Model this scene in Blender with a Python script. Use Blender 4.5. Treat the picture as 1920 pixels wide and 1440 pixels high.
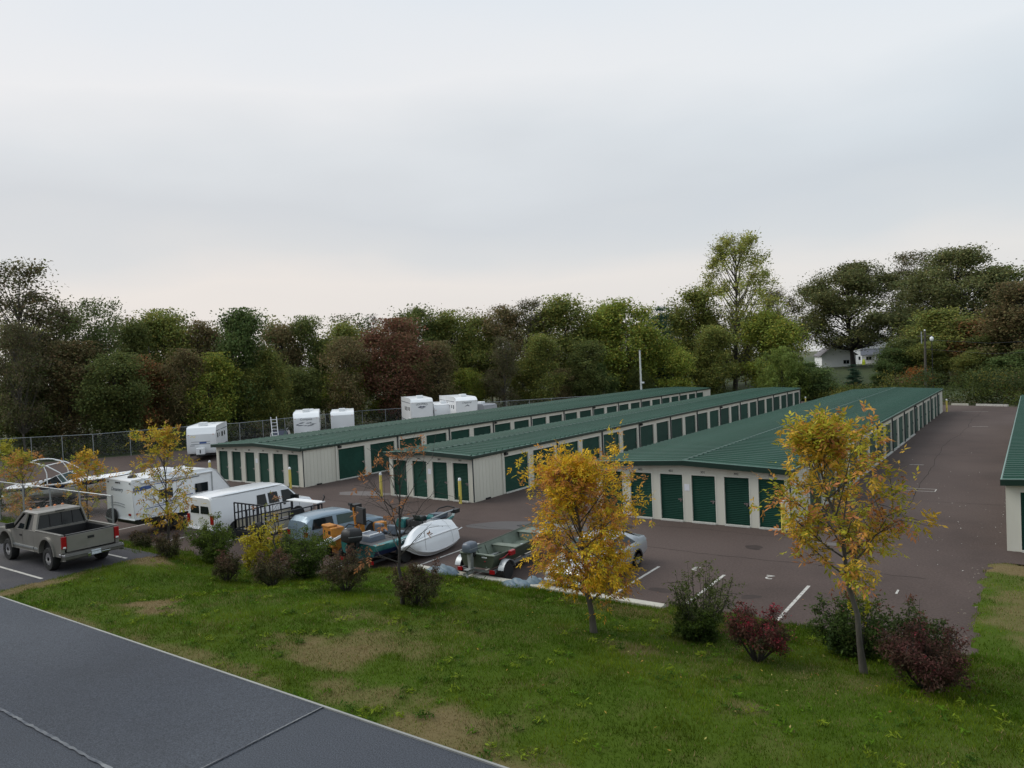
import bpy, math, random
import numpy as np
from mathutils import Vector, Matrix
from mathutils.geometry import tessellate_polygon

for o in list(bpy.data.objects): bpy.data.objects.remove(o)
SC = bpy.context.scene
COL = SC.collection

# ------------------------------------------------------------------ camera
CAM_H = 7.5
YAW, PITCH, ROLL = 0.6127, 0.0278, -0.0449
F = Vector((-math.sin(YAW) * math.cos(PITCH), math.cos(YAW) * math.cos(PITCH), -math.sin(PITCH)))
R0 = Vector((math.cos(YAW), math.sin(YAW), 0)); U0 = R0.cross(F)
R = R0 * math.cos(ROLL) + U0 * math.sin(ROLL); U = U0 * math.cos(ROLL) - R0 * math.sin(ROLL)
cd = bpy.data.cameras.new('camera'); cam = bpy.data.objects.new('camera', cd); COL.objects.link(cam)
m3 = Matrix((R, U, -F)).transposed()
cam.matrix_world = Matrix.Translation((0, 0, CAM_H)) @ m3.to_4x4()
cd.sensor_width = 36; cd.lens = 26.18; cd.clip_start = 0.1; cd.clip_end = 6000
SC.camera = cam

# ------------------------------------------------------------------ sky, sun, exposure
world = bpy.data.worlds.new('World'); SC.world = world; world.use_nodes = True
nt = world.node_tree; N = nt.nodes; LK = nt.links
for n in list(N): N.remove(n)
SUN_EL, SUN_ROT = math.radians(46), math.radians(-112)
def wn(t, **k):
    n = N.new(t)
    for a, b in k.items(): setattr(n, a, b)
    return n
out = wn('ShaderNodeOutputWorld'); mixs = wn('ShaderNodeMixShader')
bg1 = wn('ShaderNodeBackground'); bg2 = wn('ShaderNodeBackground')
sky = wn('ShaderNodeTexSky'); sky.sky_type = 'NISHITA'; sky.sun_disc = False
sky.sun_elevation = SUN_EL; sky.sun_rotation = SUN_ROT
LK.new(sky.outputs[0], bg1.inputs[0]); bg1.inputs[1].default_value = 0.1
tc = wn('ShaderNodeTexCoord')
sep = wn('ShaderNodeSeparateXYZ'); LK.new(tc.outputs['Generated'], sep.inputs[0])
# overcast deck: flat layered cloud, elevation drives the base tone
mp = wn('ShaderNodeMapping'); mp.inputs['Scale'].default_value = (1.2, 1.2, 3.6); mp.inputs['Rotation'].default_value = (0.06, 0.05, 0.5)
LK.new(tc.outputs['Generated'], mp.inputs[0])
nz = wn('ShaderNodeTexNoise'); nz.inputs['Scale'].default_value = 1.7; nz.inputs['Detail'].default_value = 5; nz.inputs['Roughness'].default_value = 0.46
LK.new(mp.outputs[0], nz.inputs['Vector'])
mad = wn('ShaderNodeMath', operation='MULTIPLY_ADD'); mad.inputs[1].default_value = 0.21; mad.inputs[2].default_value = -0.105
LK.new(nz.outputs[0], mad.inputs[0])
ad = wn('ShaderNodeMath', operation='ADD'); LK.new(sep.outputs[2], ad.inputs[0]); LK.new(mad.outputs[0], ad.inputs[1])
cr = wn('ShaderNodeValToRGB'); e = cr.color_ramp.elements
stops = [(0.0, (0.57, 0.58, 0.585)), (0.05, (0.64, 0.635, 0.63)), (0.105, (0.675, 0.665, 0.65)), (0.150, (0.585, 0.615, 0.635)), (0.205, (0.54, 0.585, 0.625)), (0.26, (0.59, 0.64, 0.68)), (0.335, (0.69, 0.725, 0.755)), (0.45, (0.63, 0.695, 0.755)), (1.0, (0.68, 0.745, 0.82))]
e[0].position, e[0].color = stops[0][0], (*stops[0][1], 1); e[1].position, e[1].color = stops[-1][0], (*stops[-1][1], 1)
for p, c in stops[1:-1]:
    k = e.new(p); k.color = (*c, 1)
LK.new(ad.outputs[0], cr.inputs[0])
# slightly brighter and warmer towards the low western light (the left of the picture)
dot = wn('ShaderNodeVectorMath', operation='DOT_PRODUCT'); dot.inputs[1].default_value = (-0.97, 0.25, 0.0)
LK.new(tc.outputs['Generated'], dot.inputs[0])
mr = wn('ShaderNodeMapRange'); mr.inputs[1].default_value = -0.2; mr.inputs[2].default_value = 1.0; mr.inputs[3].default_value = 0.0; mr.inputs[4].default_value = 1.0
LK.new(dot.outputs['Value'], mr.inputs[0])
wm = wn('ShaderNodeMix', data_type='RGBA', blend_type='MULTIPLY'); wm.inputs[0].default_value = 1.0
tint = wn('ShaderNodeMix', data_type='RGBA'); tint.inputs[6].default_value = (0.95, 0.985, 1.01, 1); tint.inputs[7].default_value = (1.07, 1.01, 0.975, 1)
LK.new(mr.outputs[0], tint.inputs[0]); LK.new(cr.outputs[0], wm.inputs[6]); LK.new(tint.outputs[2], wm.inputs[7])
LK.new(wm.outputs[2], bg2.inputs[0]); bg2.inputs[1].default_value = 1.0
mixs.inputs[0].default_value = 0.96
LK.new(bg1.outputs[0], mixs.inputs[1]); LK.new(bg2.outputs[0], mixs.inputs[2]); LK.new(mixs.outputs[0], out.inputs[0])

sl = bpy.data.lights.new('sun', 'SUN'); sl.energy = 1.5; sl.angle = math.radians(38); sl.color = (1.0, 0.97, 0.90)
so = bpy.data.objects.new('sun', sl); COL.objects.link(so)
sd = Vector((-math.cos(SUN_EL) * 0.93, -math.cos(SUN_EL) * 0.37, math.sin(SUN_EL)))
so.rotation_euler = sd.to_track_quat('Z', 'Y').to_euler()
SC.view_settings.view_transform = 'Standard'; SC.view_settings.look = 'None'
SC.view_settings.exposure = 0.24; SC.view_settings.gamma = 1.0; SC.view_settings.use_curve_mapping = False
SC.cycles.max_bounces = 5; SC.cycles.diffuse_bounces = 3; SC.cycles.transparent_max_bounces = 6
SC.cycles.use_denoising = True

# ------------------------------------------------------------------ helpers
class MB:
    def __init__(s): s.v = []; s.f = []
    def add(s, vs, fs):
        o = len(s.v); s.v.extend([tuple(p) for p in vs]); s.f.extend([tuple(i + o for i in f) for f in fs]); return s
    def bx(s, x0, x1, y0, y1, z0, z1):
        return s.add([(x0, y0, z0), (x1, y0, z0), (x1, y1, z0), (x0, y1, z0), (x0, y0, z1), (x1, y0, z1), (x1, y1, z1), (x0, y1, z1)],
                     [(0, 3, 2, 1), (4, 5, 6, 7), (0, 1, 5, 4), (1, 2, 6, 5), (2, 3, 7, 6), (3, 0, 4, 7)])
    def beam(s, p0, p1, w, d, up=(0, 0, 1)):
        a = Vector(p0); b = Vector(p1); t = (b - a).normalized(); up = Vector(up)
        if abs(t.dot(up)) > 0.98: up = Vector((1, 0, 0))
        u = t.cross(up).normalized() * w / 2; n = u.cross(t).normalized() * d / 2
        vs = [a - u - n, a + u - n, a + u + n, a - u + n, b - u - n, b + u - n, b + u + n, b - u + n]
        return s.add(vs, [(0, 3, 2, 1), (4, 5, 6, 7), (0, 1, 5, 4), (1, 2, 6, 5), (2, 3, 7, 6), (3, 0, 4, 7)])
    def tube(s, pts, r, n=6, cap=True):
        pts = [Vector(p) for p in pts]; k = len(pts); rs = r if hasattr(r, '__len__') else [r] * k
        ref = Vector((0.31, 0.17, 0.93)).normalized(); vs = []
        for i, p in enumerate(pts):
            t = (pts[min(i + 1, k - 1)] - pts[max(i - 1, 0)])
            t = t.normalized() if t.length > 1e-9 else Vector((0, 0, 1))
            rf = ref if abs(t.dot(ref)) < 0.95 else Vector((1, 0, 0))
            a = t.cross(rf).normalized(); b = t.cross(a)
            for j in range(n):
                an = 2 * math.pi * j / n; vs.append(p + (a * math.cos(an) + b * math.sin(an)) * rs[i])
        fs = [(i * n + j, i * n + (j + 1) % n, (i + 1) * n + (j + 1) % n, (i + 1) * n + j) for i in range(k - 1) for j in range(n)]
        if cap: fs += [tuple(range(n))[::-1], tuple((k - 1) * n + j for j in range(n))]
        return s.add(vs, fs)
    def prism(s, poly, y0, y1):                       # polygon in xz, extruded along y
        n = len(poly); vs = [(x, y0, z) for x, z in poly] + [(x, y1, z) for x, z in poly]
        tri = tessellate_polygon([[Vector((x, z, 0)) for x, z in poly]])
        fs = [tuple(t) for t in tri] + [tuple(i + n for i in t[::-1]) for t in tri]
        fs += [(i, (i + 1) % n, (i + 1) % n + n, i + n) for i in range(n)]
        return s.add(vs, fs)
    def lathe(s, prof, n=16, c=(0, 0, 0), axis='z'):
        vs = []
        for r, z in prof:
            for j in range(n):
                a = 2 * math.pi * j / n; x, y = r * math.cos(a), r * math.sin(a)
                p = (x, y, z) if axis == 'z' else ((x, z, y) if axis == 'y' else (z, x, y))
                vs.append((p[0] + c[0], p[1] + c[1], p[2] + c[2]))
        k = len(prof); fs = [(i * n + j, i * n + (j + 1) % n, (i + 1) * n + (j + 1) % n, (i + 1) * n + j) for i in range(k - 1) for j in range(n)]
        fs += [tuple(range(n))[::-1], tuple((k - 1) * n + j for j in range(n))]
        return s.add(vs, fs)
    def loft(s, rings, cap=True, closed=True):
        n = len(rings[0]); vs = [p for r in rings for p in r]; m = n if closed else n - 1
        fs = [(i * n + j, i * n + (j + 1) % n, (i + 1) * n + (j + 1) % n, (i + 1) * n + j) for i in range(len(rings) - 1) for j in range(m)]
        if cap: fs += [tuple(range(n))[::-1], tuple((len(rings) - 1) * n + j for j in range(n))]
        return s.add(vs, fs)
    def pane(s, pts, th=0.012):                       # thin solid plate on 3-4+ coplanar corners
        P = [Vector(p) for p in pts]; nrm = (P[1] - P[0]).cross(P[-1] - P[0]).normalized() * th; n = len(P)
        return s.add([p for p in P] + [p + nrm for p in P], [tuple(range(n))[::-1], tuple(range(n, 2 * n))] + [(i, (i + 1) % n, (i + 1) % n + n, i + n) for i in range(n)])
    def mesh(s, name, mat, smooth=None):
        me = bpy.data.meshes.new(name); me.from_pydata(s.v, [], s.f); me.materials.append(mat)
        if smooth is not None:
            me.polygons.foreach_set('use_smooth', [True] * len(me.polygons)); me.update()
            me.set_sharp_from_angle(angle=math.radians(smooth))
        me.update(); return me
    def build(s, name, mat, parent=None, smooth=None, bevel=0):
        o = link(name, s.mesh(name, mat, smooth), parent)
        if bevel:
            b = o.modifiers.new('bevel', 'BEVEL'); b.width = bevel; b.segments = 2; b.limit_method = 'ANGLE'; b.angle_limit = math.radians(40)
        return o
def link(name, data, parent=None, loc=None):
    o = bpy.data.objects.new(name, data); COL.objects.link(o)
    if parent is not None: o.parent = parent
    if loc is not None: o.location = loc
    return o
def tag(o, label=None, cat=None, group=None, kind=None):
    if label: o['label'] = label
    if cat: o['category'] = cat
    if group: o['group'] = group
    if kind: o['kind'] = kind
    return o
def thing(name, label, cat, loc=(0, 0, 0), rz=0, group=None):
    o = link(name, None, None, loc); o.rotation_euler = (0, 0, rz); o.empty_display_size = 0.3
    return tag(o, label, cat, group)
def fast_mesh(name, V, Fc, mat, cols=None, attr='Col'):
    me = bpy.data.meshes.new(name); V = np.ascontiguousarray(V, np.float32); Fc = np.ascontiguousarray(Fc, np.int32); k = Fc.shape[1]
    me.vertices.add(len(V)); me.vertices.foreach_set('co', V.ravel())
    me.loops.add(Fc.size); me.loops.foreach_set('vertex_index', Fc.ravel())
    me.polygons.add(len(Fc)); me.polygons.foreach_set('loop_start', np.arange(0, Fc.size, k, dtype=np.int32))
    me.update(calc_edges=True)
    if cols is not None:
        a = me.attributes.new(attr, 'FLOAT_COLOR', 'POINT'); c = np.ones((len(V), 4), np.float32); c[:, :3] = cols; a.data.foreach_set('color', c.ravel())
    me.materials.append(mat); return me
_h = np.random.RandomState(77).rand(257, 257)
def vnoise(x, y, s=1.0):
    x = np.asarray(x) * s + 1000.3; y = np.asarray(y) * s + 1000.7
    xi = np.floor(x).astype(int); yi = np.floor(y).astype(int); fx = x - xi; fy = y - yi
    fx = fx * fx * (3 - 2 * fx); fy = fy * fy * (3 - 2 * fy)
    g = lambda a, b: _h[a % 257, b % 257]
    return (g(xi, yi) * (1 - fx) + g(xi + 1, yi) * fx) * (1 - fy) + (g(xi, yi + 1) * (1 - fx) + g(xi + 1, yi + 1) * fx) * fy
def sstep(t): t = np.clip(t, 0, 1); return t * t * (3 - 2 * t)
_txt = {}
def text_mesh(s, size, mat, ex=0.004, shear=0):
    k = (s, size, mat.name, shear)
    if k in _txt: return _txt[k]
    c = bpy.data.curves.new('lettering', 'FONT'); c.body = s; c.size = size; c.extrude = ex; c.align_x = 'CENTER'; c.align_y = 'CENTER'; c.shear = shear; c.resolution_u = 3
    o = bpy.data.objects.new('lettering', c); COL.objects.link(o); bpy.context.view_layer.update()
    me = bpy.data.meshes.new_from_object(o.evaluated_get(bpy.context.evaluated_depsgraph_get())); me.materials.clear(); me.materials.append(mat)
    bpy.data.objects.remove(o); bpy.data.curves.remove(c); _txt[k] = me; return me
def text(name, s, size, mat, parent, loc, rot, shear=0):
    o = link(name, text_mesh(s, size, mat, 0.004, shear), parent, loc); o.rotation_euler = rot; return o

# ------------------------------------------------------------------ materials
def M(name, col, rough=0.6, metal=0.0, var=0.12, vs=2.0, bump=0.0, bs=30.0, col2=None, c2s=0.6, c2t=(0.45, 0.65), spec=0.5, coat=0.0, stretch=None, rnd=0.0):
    m = bpy.data.materials.new(name); m.use_nodes = True; t = m.node_tree; n = t.nodes; l = t.links; b = n['Principled BSDF']
    b.inputs['Roughness'].default_value = rough; b.inputs['Metallic'].default_value = metal; b.inputs['Specular IOR Level'].default_value = spec; b.inputs['Coat Weight'].default_value = coat
    co = n.new('ShaderNodeTexCoord'); src = co.outputs['Object']
    if stretch:
        mpn = n.new('ShaderNodeMapping'); mpn.inputs['Scale'].default_value = stretch; l.new(src, mpn.inputs[0]); src = mpn.outputs[0]
    a = n.new('ShaderNodeTexNoise'); a.inputs['Scale'].default_value = vs; a.inputs['Detail'].default_value = 6; a.inputs['Roughness'].default_value = 0.65; l.new(src, a.inputs['Vector'])
    mrn = n.new('ShaderNodeMapRange'); mrn.inputs[1].default_value = 0.25; mrn.inputs[2].default_value = 0.75; mrn.inputs[3].default_value = 1 - var; mrn.inputs[4].default_value = 1 + var; l.new(a.outputs[0], mrn.inputs[0])
    mx = n.new('ShaderNodeMix'); mx.data_type = 'RGBA'; mx.blend_type = 'MULTIPLY'; mx.inputs[0].default_value = 1.0; mx.inputs[6].default_value = (*col, 1)
    cmb = n.new('ShaderNodeCombineColor')
    for i in range(3): l.new(mrn.outputs[0], cmb.inputs[i])
    l.new(cmb.outputs[0], mx.inputs[7]); res = mx.outputs[2]
    if col2 is not None:
        a2 = n.new('ShaderNodeTexNoise'); a2.inputs['Scale'].default_value = c2s; a2.inputs['Detail'].default_value = 5; l.new(src, a2.inputs['Vector'])
        m2 = n.new('ShaderNodeMapRange'); m2.inputs[1].default_value = c2t[0]; m2.inputs[2].default_value = c2t[1]; l.new(a2.outputs[0], m2.inputs[0])
        mx2 = n.new('ShaderNodeMix'); mx2.data_type = 'RGBA'; l.new(m2.outputs[0], mx2.inputs[0]); l.new(res, mx2.inputs[6]); mx2.inputs[7].default_value = (*col2, 1); res = mx2.outputs[2]
    if rnd:
        oi = n.new('ShaderNodeObjectInfo'); mo = n.new('ShaderNodeMapRange'); mo.inputs[3].default_value = 1 - rnd; mo.inputs[4].default_value = 1 + rnd; l.new(oi.outputs['Random'], mo.inputs[0])
        mx3 = n.new('ShaderNodeMix'); mx3.data_type = 'RGBA'; mx3.blend_type = 'MULTIPLY'; mx3.inputs[0].default_value = 1; l.new(res, mx3.inputs[6]); l.new(mo.outputs[0], mx3.inputs[7]); res = mx3.outputs[2]
    l.new(res, b.inputs['Base Color'])
    rv = n.new('ShaderNodeMath'); rv.operation = 'MULTIPLY_ADD'; rv.inputs[1].default_value = 0.16; rv.inputs[2].default_value = rough - 0.08; l.new(a.outputs[0], rv.inputs[0]); l.new(rv.outputs[0], b.inputs['Roughness'])
    if bump:
        bn = n.new('ShaderNodeTexNoise'); bn.inputs['Scale'].default_value = bs; bn.inputs['Detail'].default_value = 4; l.new(src, bn.inputs['Vector'])
        bp = n.new('ShaderNodeBump'); bp.inputs['Strength'].default_value = bump; bp.inputs['Distance'].default_value = 0.02; l.new(bn.outputs[0], bp.inputs['Height']); l.new(bp.outputs[0], b.inputs['Normal'])
    return m
def leafmat(name, rough=0.65, trans=0.28, rnd=0.25):
    m = bpy.data.materials.new(name); m.use_nodes = True; t = m.node_tree; n = t.nodes; l = t.links; b = n['Principled BSDF']
    b.inputs['Roughness'].default_value = rough; b.inputs['Specular IOR Level'].default_value = 0.07
    at = n.new('ShaderNodeAttribute'); at.attribute_name = 'Col'
    oi = n.new('ShaderNodeObjectInfo'); hs = n.new('ShaderNodeHueSaturation')
    m1 = n.new('ShaderNodeMapRange'); m1.inputs[3].default_value = 1 - rnd; m1.inputs[4].default_value = 1 + rnd; l.new(oi.outputs['Random'], m1.inputs[0]); l.new(m1.outputs[0], hs.inputs['Value'])
    l.new(at.outputs['Color'], hs.inputs['Color']); l.new(hs.outputs[0], b.inputs['Base Color'])
    tr = n.new('ShaderNodeBsdfTranslucent'); l.new(hs.outputs[0], tr.inputs[0]); ms = n.new('ShaderNodeMixShader'); ms.inputs[0].default_value = trans
    l.new(b.outputs[0], ms.inputs[1]); l.new(tr.outputs[0], ms.inputs[2]); l.new(ms.outputs[0], n['Material Output'].inputs[0]); return m
def glassmat(name, tint=(0.012, 0.016, 0.018), rough=0.06):
    m = M(name, tint, rough, 0, 0.15, 1.5, spec=0.3); return m
MT = {}
MT['lot'] = M('brown_asphalt', (0.078, 0.057, 0.050), 0.85, 0, 0.22, 0.35, 0.25, 60, col2=(0.100, 0.075, 0.066), c2s=0.09, c2t=(0.42, 0.68), spec=0.15)
MT['asphalt'] = M('dark_asphalt', (0.060, 0.058, 0.064), 0.85, 0, 0.15, 0.6, 0.25, 60, col2=(0.085, 0.08, 0.08), c2s=0.25, spec=0.15)
MT['line'] = M('worn_white_paint', (0.47, 0.45, 0.41), 0.7, 0, 0.25, 6, 0, 30, col2=(0.22, 0.20, 0.18), c2s=7, c2t=(0.56, 0.64))
MT['kerb'] = M('kerb_concrete', (0.42, 0.40, 0.34), 0.85, 0, 0.2, 3, 0.2, 40)
MT['wall'] = M('cream_metal_siding', (0.60, 0.58, 0.50), 0.5, 0, 0.06, 0.9, col2=(0.53, 0.505, 0.42), c2s=1.6, c2t=(0.5, 0.8), stretch=(1, 1, 0.12), rnd=0.03)
MT['trimcream'] = M('cream_trim', (0.62, 0.60, 0.53), 0.5, 0, 0.05, 1.2)
MT['door'] = M('dark_green_door_paint', (0.006, 0.043, 0.028), 0.5, 0, 0.14, 1.1, col2=(0.010, 0.054, 0.037), c2s=0.8, spec=0.14, rnd=0.16)
MT['roof'] = M('green_roof_metal', (0.011, 0.060, 0.038), 0.42, 0, 0.14, 0.5, col2=(0.020, 0.074, 0.050), c2s=0.6, spec=0.34, rnd=0.07)
MT['fascia'] = M('green_fascia', (0.004, 0.022, 0.015), 0.4, 0, 0.08, 1)
MT['edge'] = M('pale_green_edge', (0.15, 0.27, 0.22), 0.35, 0, 0.1, 1)
MT['spout'] = M('dark_downspout', (0.02, 0.028, 0.035), 0.4, 0, 0.1, 1)
MT['sill'] = M('concrete_sill', (0.50, 0.49, 0.45), 0.8, 0, 0.2, 3, 0.1, 30)
MT['chrome'] = M('bright_metal', (0.62, 0.63, 0.65), 0.18, 1.0, 0.1, 3)
MT['galv'] = M('galvanised_steel', (0.36, 0.38, 0.39), 0.45, 0.7, 0.15, 3)
MT['black'] = M('black_plastic', (0.012, 0.012, 0.013), 0.5, 0, 0.2, 3)
MT['rubber'] = M('tyre_rubber', (0.016, 0.016, 0.016), 0.8, 0, 0.2, 5)
MT['white'] = M('white_gelcoat', (0.78, 0.79, 0.80), 0.32, 0, 0.04, 1.0, col2=(0.68, 0.68, 0.66), c2s=0.9, c2t=(0.55, 0.85))
MT['vanwhite'] = M('white_van_paint', (0.80, 0.81, 0.83), 0.22, 0, 0.03, 1.0, coat=0.4)
MT['glass'] = glassmat('dark_window_glass')
MT['glassg'] = glassmat('greenish_glass', (0.035, 0.06, 0.052))
MT['red'] = M('red_lens', (0.30, 0.008, 0.012), 0.2, 0, 0.1, 3)
MT['amber'] = M('amber_lens', (0.55, 0.16, 0.03), 0.25, 0, 0.1, 3)
MT['yellow'] = M('bollard_yellow', (0.70, 0.56, 0.10), 0.5, 0, 0.1, 3, col2=(0.62, 0.52, 0.16), c2s=3)
MT['ink'] = M('dark_lettering', (0.03, 0.03, 0.035), 0.5, 0, 0.1, 3)
MT['navy'] = M('navy_stripe', (0.012, 0.022, 0.07), 0.3, 0, 0.1, 2)
MT['blue'] = M('blue_stripe', (0.03, 0.08, 0.26), 0.35, 0, 0.1, 2)
MT['greyblue'] = M('grey_blue_graphic', (0.10, 0.115, 0.14), 0.45, 0, 0.15, 4)
MT['bark'] = M('grey_brown_bark', (0.085, 0.075, 0.062), 0.9, 0, 0.3, 6, 0.5, 25, stretch=(1, 1, 0.3))
MT['barkd'] = M('dark_bark', (0.040, 0.034, 0.030), 0.9, 0, 0.3, 4, 0.4, 20)
MT['leaf'] = leafmat('foliage', 0.65, 0.36, 0.12)
MT['leaff'] = leafmat('near_foliage', 0.6, 0.32, 0.0)

# ------------------------------------------------------------------ terrain
DRY = [(-20.6, 11.2, 1.25, 0.75, 1.0), (-13.7, 11.3, 1.7, 0.9, 0.75), (-12.9, 12.4, 1.5, 0.7, 0.5), (-10.6, 10.1, 1.9, 0.6, 0.55), (-8.5, 9.7, 1.6, 1.1, 0.8), (-6.6, 8.9, 1.6, 1.0, 0.8), (-26.4, 10.0, 0.5, 2.2, 0.9),
       (-26.6, 14.2, 1.3, 0.8, 1.0), (-22.0, 9.2, 2.5, 0.35, 0.6), (-16.0, 9.5, 3, 0.4, 0.5), (-4.6, 13.4, 0.5, 0.35, 0.5), (-8.0, 15.9, 1.2, 0.5, 0.45), (0.2, 29.0, 3.0, 0.9, 1.0), (-0.4, 24, 0.9, 3.0, 0.6), (-9.8, 19.2, 3, 0.5, 0.4), (-15, 13.7, 1.3, 0.6, 0.3)]
def dryness(x, y):
    d = np.zeros_like(np.asarray(x, float))
    for cx, cy, a, b, s in DRY:
        q = ((x - cx) / a) ** 2 + ((y - cy) / b) ** 2
        d = np.maximum(d, s * sstep(1.22 - q + (vnoise(x, y, 1.7) - 0.5) * 1.2 + (vnoise(x, y, 5.0) - 0.5) * 0.8))
    return np.clip(d + 0.24 * sstep((vnoise(x, y, 0.33) - 0.55) * 3.2) * vnoise(x, y, 2.5) + 0.14 * sstep((vnoise(x, y, 2.2) - 0.6) * 4), 0, 1)
def lawn_mask(x, y):
    """signed distance-like value, positive where the lawn covers"""
    j = (vnoise(x, y, 1.6) - 0.5) * 0.5 + (vnoise(x, y, 5.5) - 0.5) * 0.25
    y0 = 20.05 + (17.6 - 20.05) * sstep((-19.0 - x) / 3.5)
    front = np.where(x < -9.0, y0 - y + np.where((x > -19.2), 0.0, j * 0.9), 20.5 - y + j)
    right = np.minimum(x + 1.5 + j * 0.8, 29.6 - y + j * 0.7)
    m = np.maximum(front, right)
    up = np.minimum(-26.9 - x - j * 0.5, 14.55 - y - j * 0.5)     # inside the upper car park
    return np.minimum(m, -up)
def ground_z(x, y):
    y0 = 20.2 + (17.6 - 20.2) * sstep((-19.0 - x) / 3.5)
    s = sstep((y0 - y) / (8.6 - 5.0 * sstep((-22.0 - x) / 5.0)))
    z = 0.13 + (1.06 - 0.13) * s
    z = z + (vnoise(x, y, 0.45) - 0.5) * 0.10 * np.clip((y0 - y) / 2, 0, 1)
    z = np.where(x > -1.8, np.minimum(z, 0.07 + np.clip((20.0 - y) / 7, 0, 1) * 1.0), z)
    return z
def lawn_z(x, y):
    z = ground_z(x, y); m = lawn_mask(x, y)
    return np.where(m >= 0.12, z, z - (0.12 - m) * np.where(m < 0, 2.6, 0.9) * 0.5)
xs = np.arange(-52, 16.01, 0.2); ys = np.arange(2.0, 31.01, 0.2)
X, Y = np.meshgrid(xs, ys); Z = np.maximum(lawn_z(X, Y), -0.15)
Z = np.where((X < -26.9) & (Y < 14.55), np.minimum(Z, 0.985) , Z)
inl = (X < -27.6) & (Y < 13.9); Z = np.where(inl, 0.9, Z)
V = np.stack([X.ravel(), Y.ravel(), Z.ravel()], 1); nx = len(xs); ny = len(ys)
I = np.arange(nx * ny).reshape(ny, nx); Fq = np.stack([I[:-1, :-1].ravel(), I[:-1, 1:].ravel(), I[1:, 1:].ravel(), I[1:, :-1].ravel()], 1)
dr = dryness(X, Y).ravel()[:, None]
g1 = np.array([0.054, 0.088, 0.009]); g2 = np.array([0.155, 0.118, 0.058])
lm = leafmat('lawn_soil_and_thatch', 0.9, 0.0, 0.0)
lawn = link('lawn', fast_mesh('lawn', V, Fq, lm, g1 * (1 - dr) + g2 * dr)); tag(lawn, 'mown green lawn bank with dry brown patches', kind='structure')

def sheet(name, poly, z, mat, parent=None, label=None):
    P = [Vector((x, y, z)) for x, y in poly]; tri = tessellate_polygon([P]); me = bpy.data.meshes.new(name)
    me.from_pydata(P, [], [tuple(t) for t in tri]); me.materials.append(mat); me.update()
    if len(me.polygons) and me.polygons[0].normal.z < 0: me.flip_normals()
    o = link(name, me, parent)
    if parent is None: tag(o, label, kind='structure')
    return o
MT['earth'] = M('rough_ground', (0.045, 0.058, 0.018), 0.95, 0, 0.3, 0.3, 0.4, 5, col2=(0.085, 0.070, 0.030), c2s=0.12)
MT['farlawn'] = M('far_lawn', (0.040, 0.056, 0.016), 0.95, 0, 0.2, 0.2)
ground = sheet('ground', [(-3000, -400), (3000, -400), (3000, 4000), (-3000, 4000)], -0.2, MT['earth'], None, 'rough ground reaching to the horizon')
# gentle rise with the houses on it, beyond the far end of the lot
hx = np.linspace(-120, 140, 60); hy = np.linspace(112, 420, 60); HX, HY = np.meshgrid(hx, hy)
HZ = -0.25 + 3.3 * sstep((HY - 118 + HX * 0.25) / 75) + 4.0 * sstep((HY - 230) / 150) + (vnoise(HX, HY, 0.05) - 0.5) * 0.6 * sstep((HY - 118) / 30)
HZ = HZ * sstep((HX + 120) / 60) - 0.25 * (1 - sstep((HX + 120) / 60))
I = np.arange(3600).reshape(60, 60); Fq = np.stack([I[:-1, :-1].ravel(), I[:-1, 1:].ravel(), I[1:, 1:].ravel(), I[1:, :-1].ravel()], 1)
tag(link('hillside', fast_mesh('hillside', np.stack([HX.ravel(), HY.ravel(), HZ.ravel()], 1), Fq, MT['farlawn'])), 'gently rising green hillside below the far houses', kind='structure')
def hill_z(x, y):
    if y < 113: return 0.0
    z = -0.25 + 3.3 * float(sstep((y - 118 + x * 0.25) / 75)) + 4.0 * float(sstep((y - 230) / 150)); k = float(sstep((x + 120) / 60)); return max(0.0, z * k - 0.25 * (1 - k))

# storage lot
LOT = [(-1.0, 16.0), (-1.0, 29.9), (45, 29.9), (45, 81), (-1.1, 101.6), (-7.5, 104.4), (-38, 118), (-41, 106), (-50, 92), (-58, 82), (-67.5, 66), (-69, 52), (-71.5, 45), (-74, 39), (-77, 33.5), (-84, 27), (-90, 16.0)]
lot = sheet('storage_lot', LOT, 0.0, MT['lot'], None, 'brown-grey asphalt lot around the storage buildings')
upper = sheet('upper_car_park', [(-70, 0), (-26.6, 0), (-26.6, 14.8), (-70, 14.8)], 1.0, MT['asphalt'], None, 'small dark asphalt car park above the grass bank')
def strip(parent, name, x0, y0, x1, y1, w, z, mat):
    d = Vector((x1 - x0, y1 - y0)).normalized(); n = Vector((-d.y, d.x)) * w / 2
    return sheet(name, [(x0 - n.x, y0 - n.y), (x1 - n.x, y1 - n.y), (x1 + n.x, y1 + n.y), (x0 + n.x, y0 + n.y)], z, mat, parent)
for x in (-19.28, -16.55, -13.85, -11.15, -8.77, -6.03): strip(lot, 'parking_line', x, 20.42, x, 24.5, 0.10, 0.004, MT['line'])
for a in ((-22.0, 18.6), (-24.75, 18.6), (-30.2, 18.6), (-33.0, 18.6), (-38, 18.6)): strip(lot, 'parking_line', a[0], a[1], a[0], 23.5, 0.11, 0.004, MT['line'])
strip(lot, 'parking_line', -77.5, 28.6, -76.4, 29.6, 0.12, 0.004, MT['line'])
for s, x, y in (('1', -3.58, 25.05), ('2', -7.38, 24.9), ('3', -9.9, 24.82)):
    text('stall_number', s, 0.62, MT['line'], lot, (x, y, 0.005), (0, 0, math.pi))
for y in (11.05, 13.9): strip(upper, 'parking_line', -33.5, y, -27.35, y, 0.10, 1.004, MT['line'])
strip(upper, 'parking_line', -33.5, 8.3, -27.9, 8.3, 0.10, 1.004, MT['line'])
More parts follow.
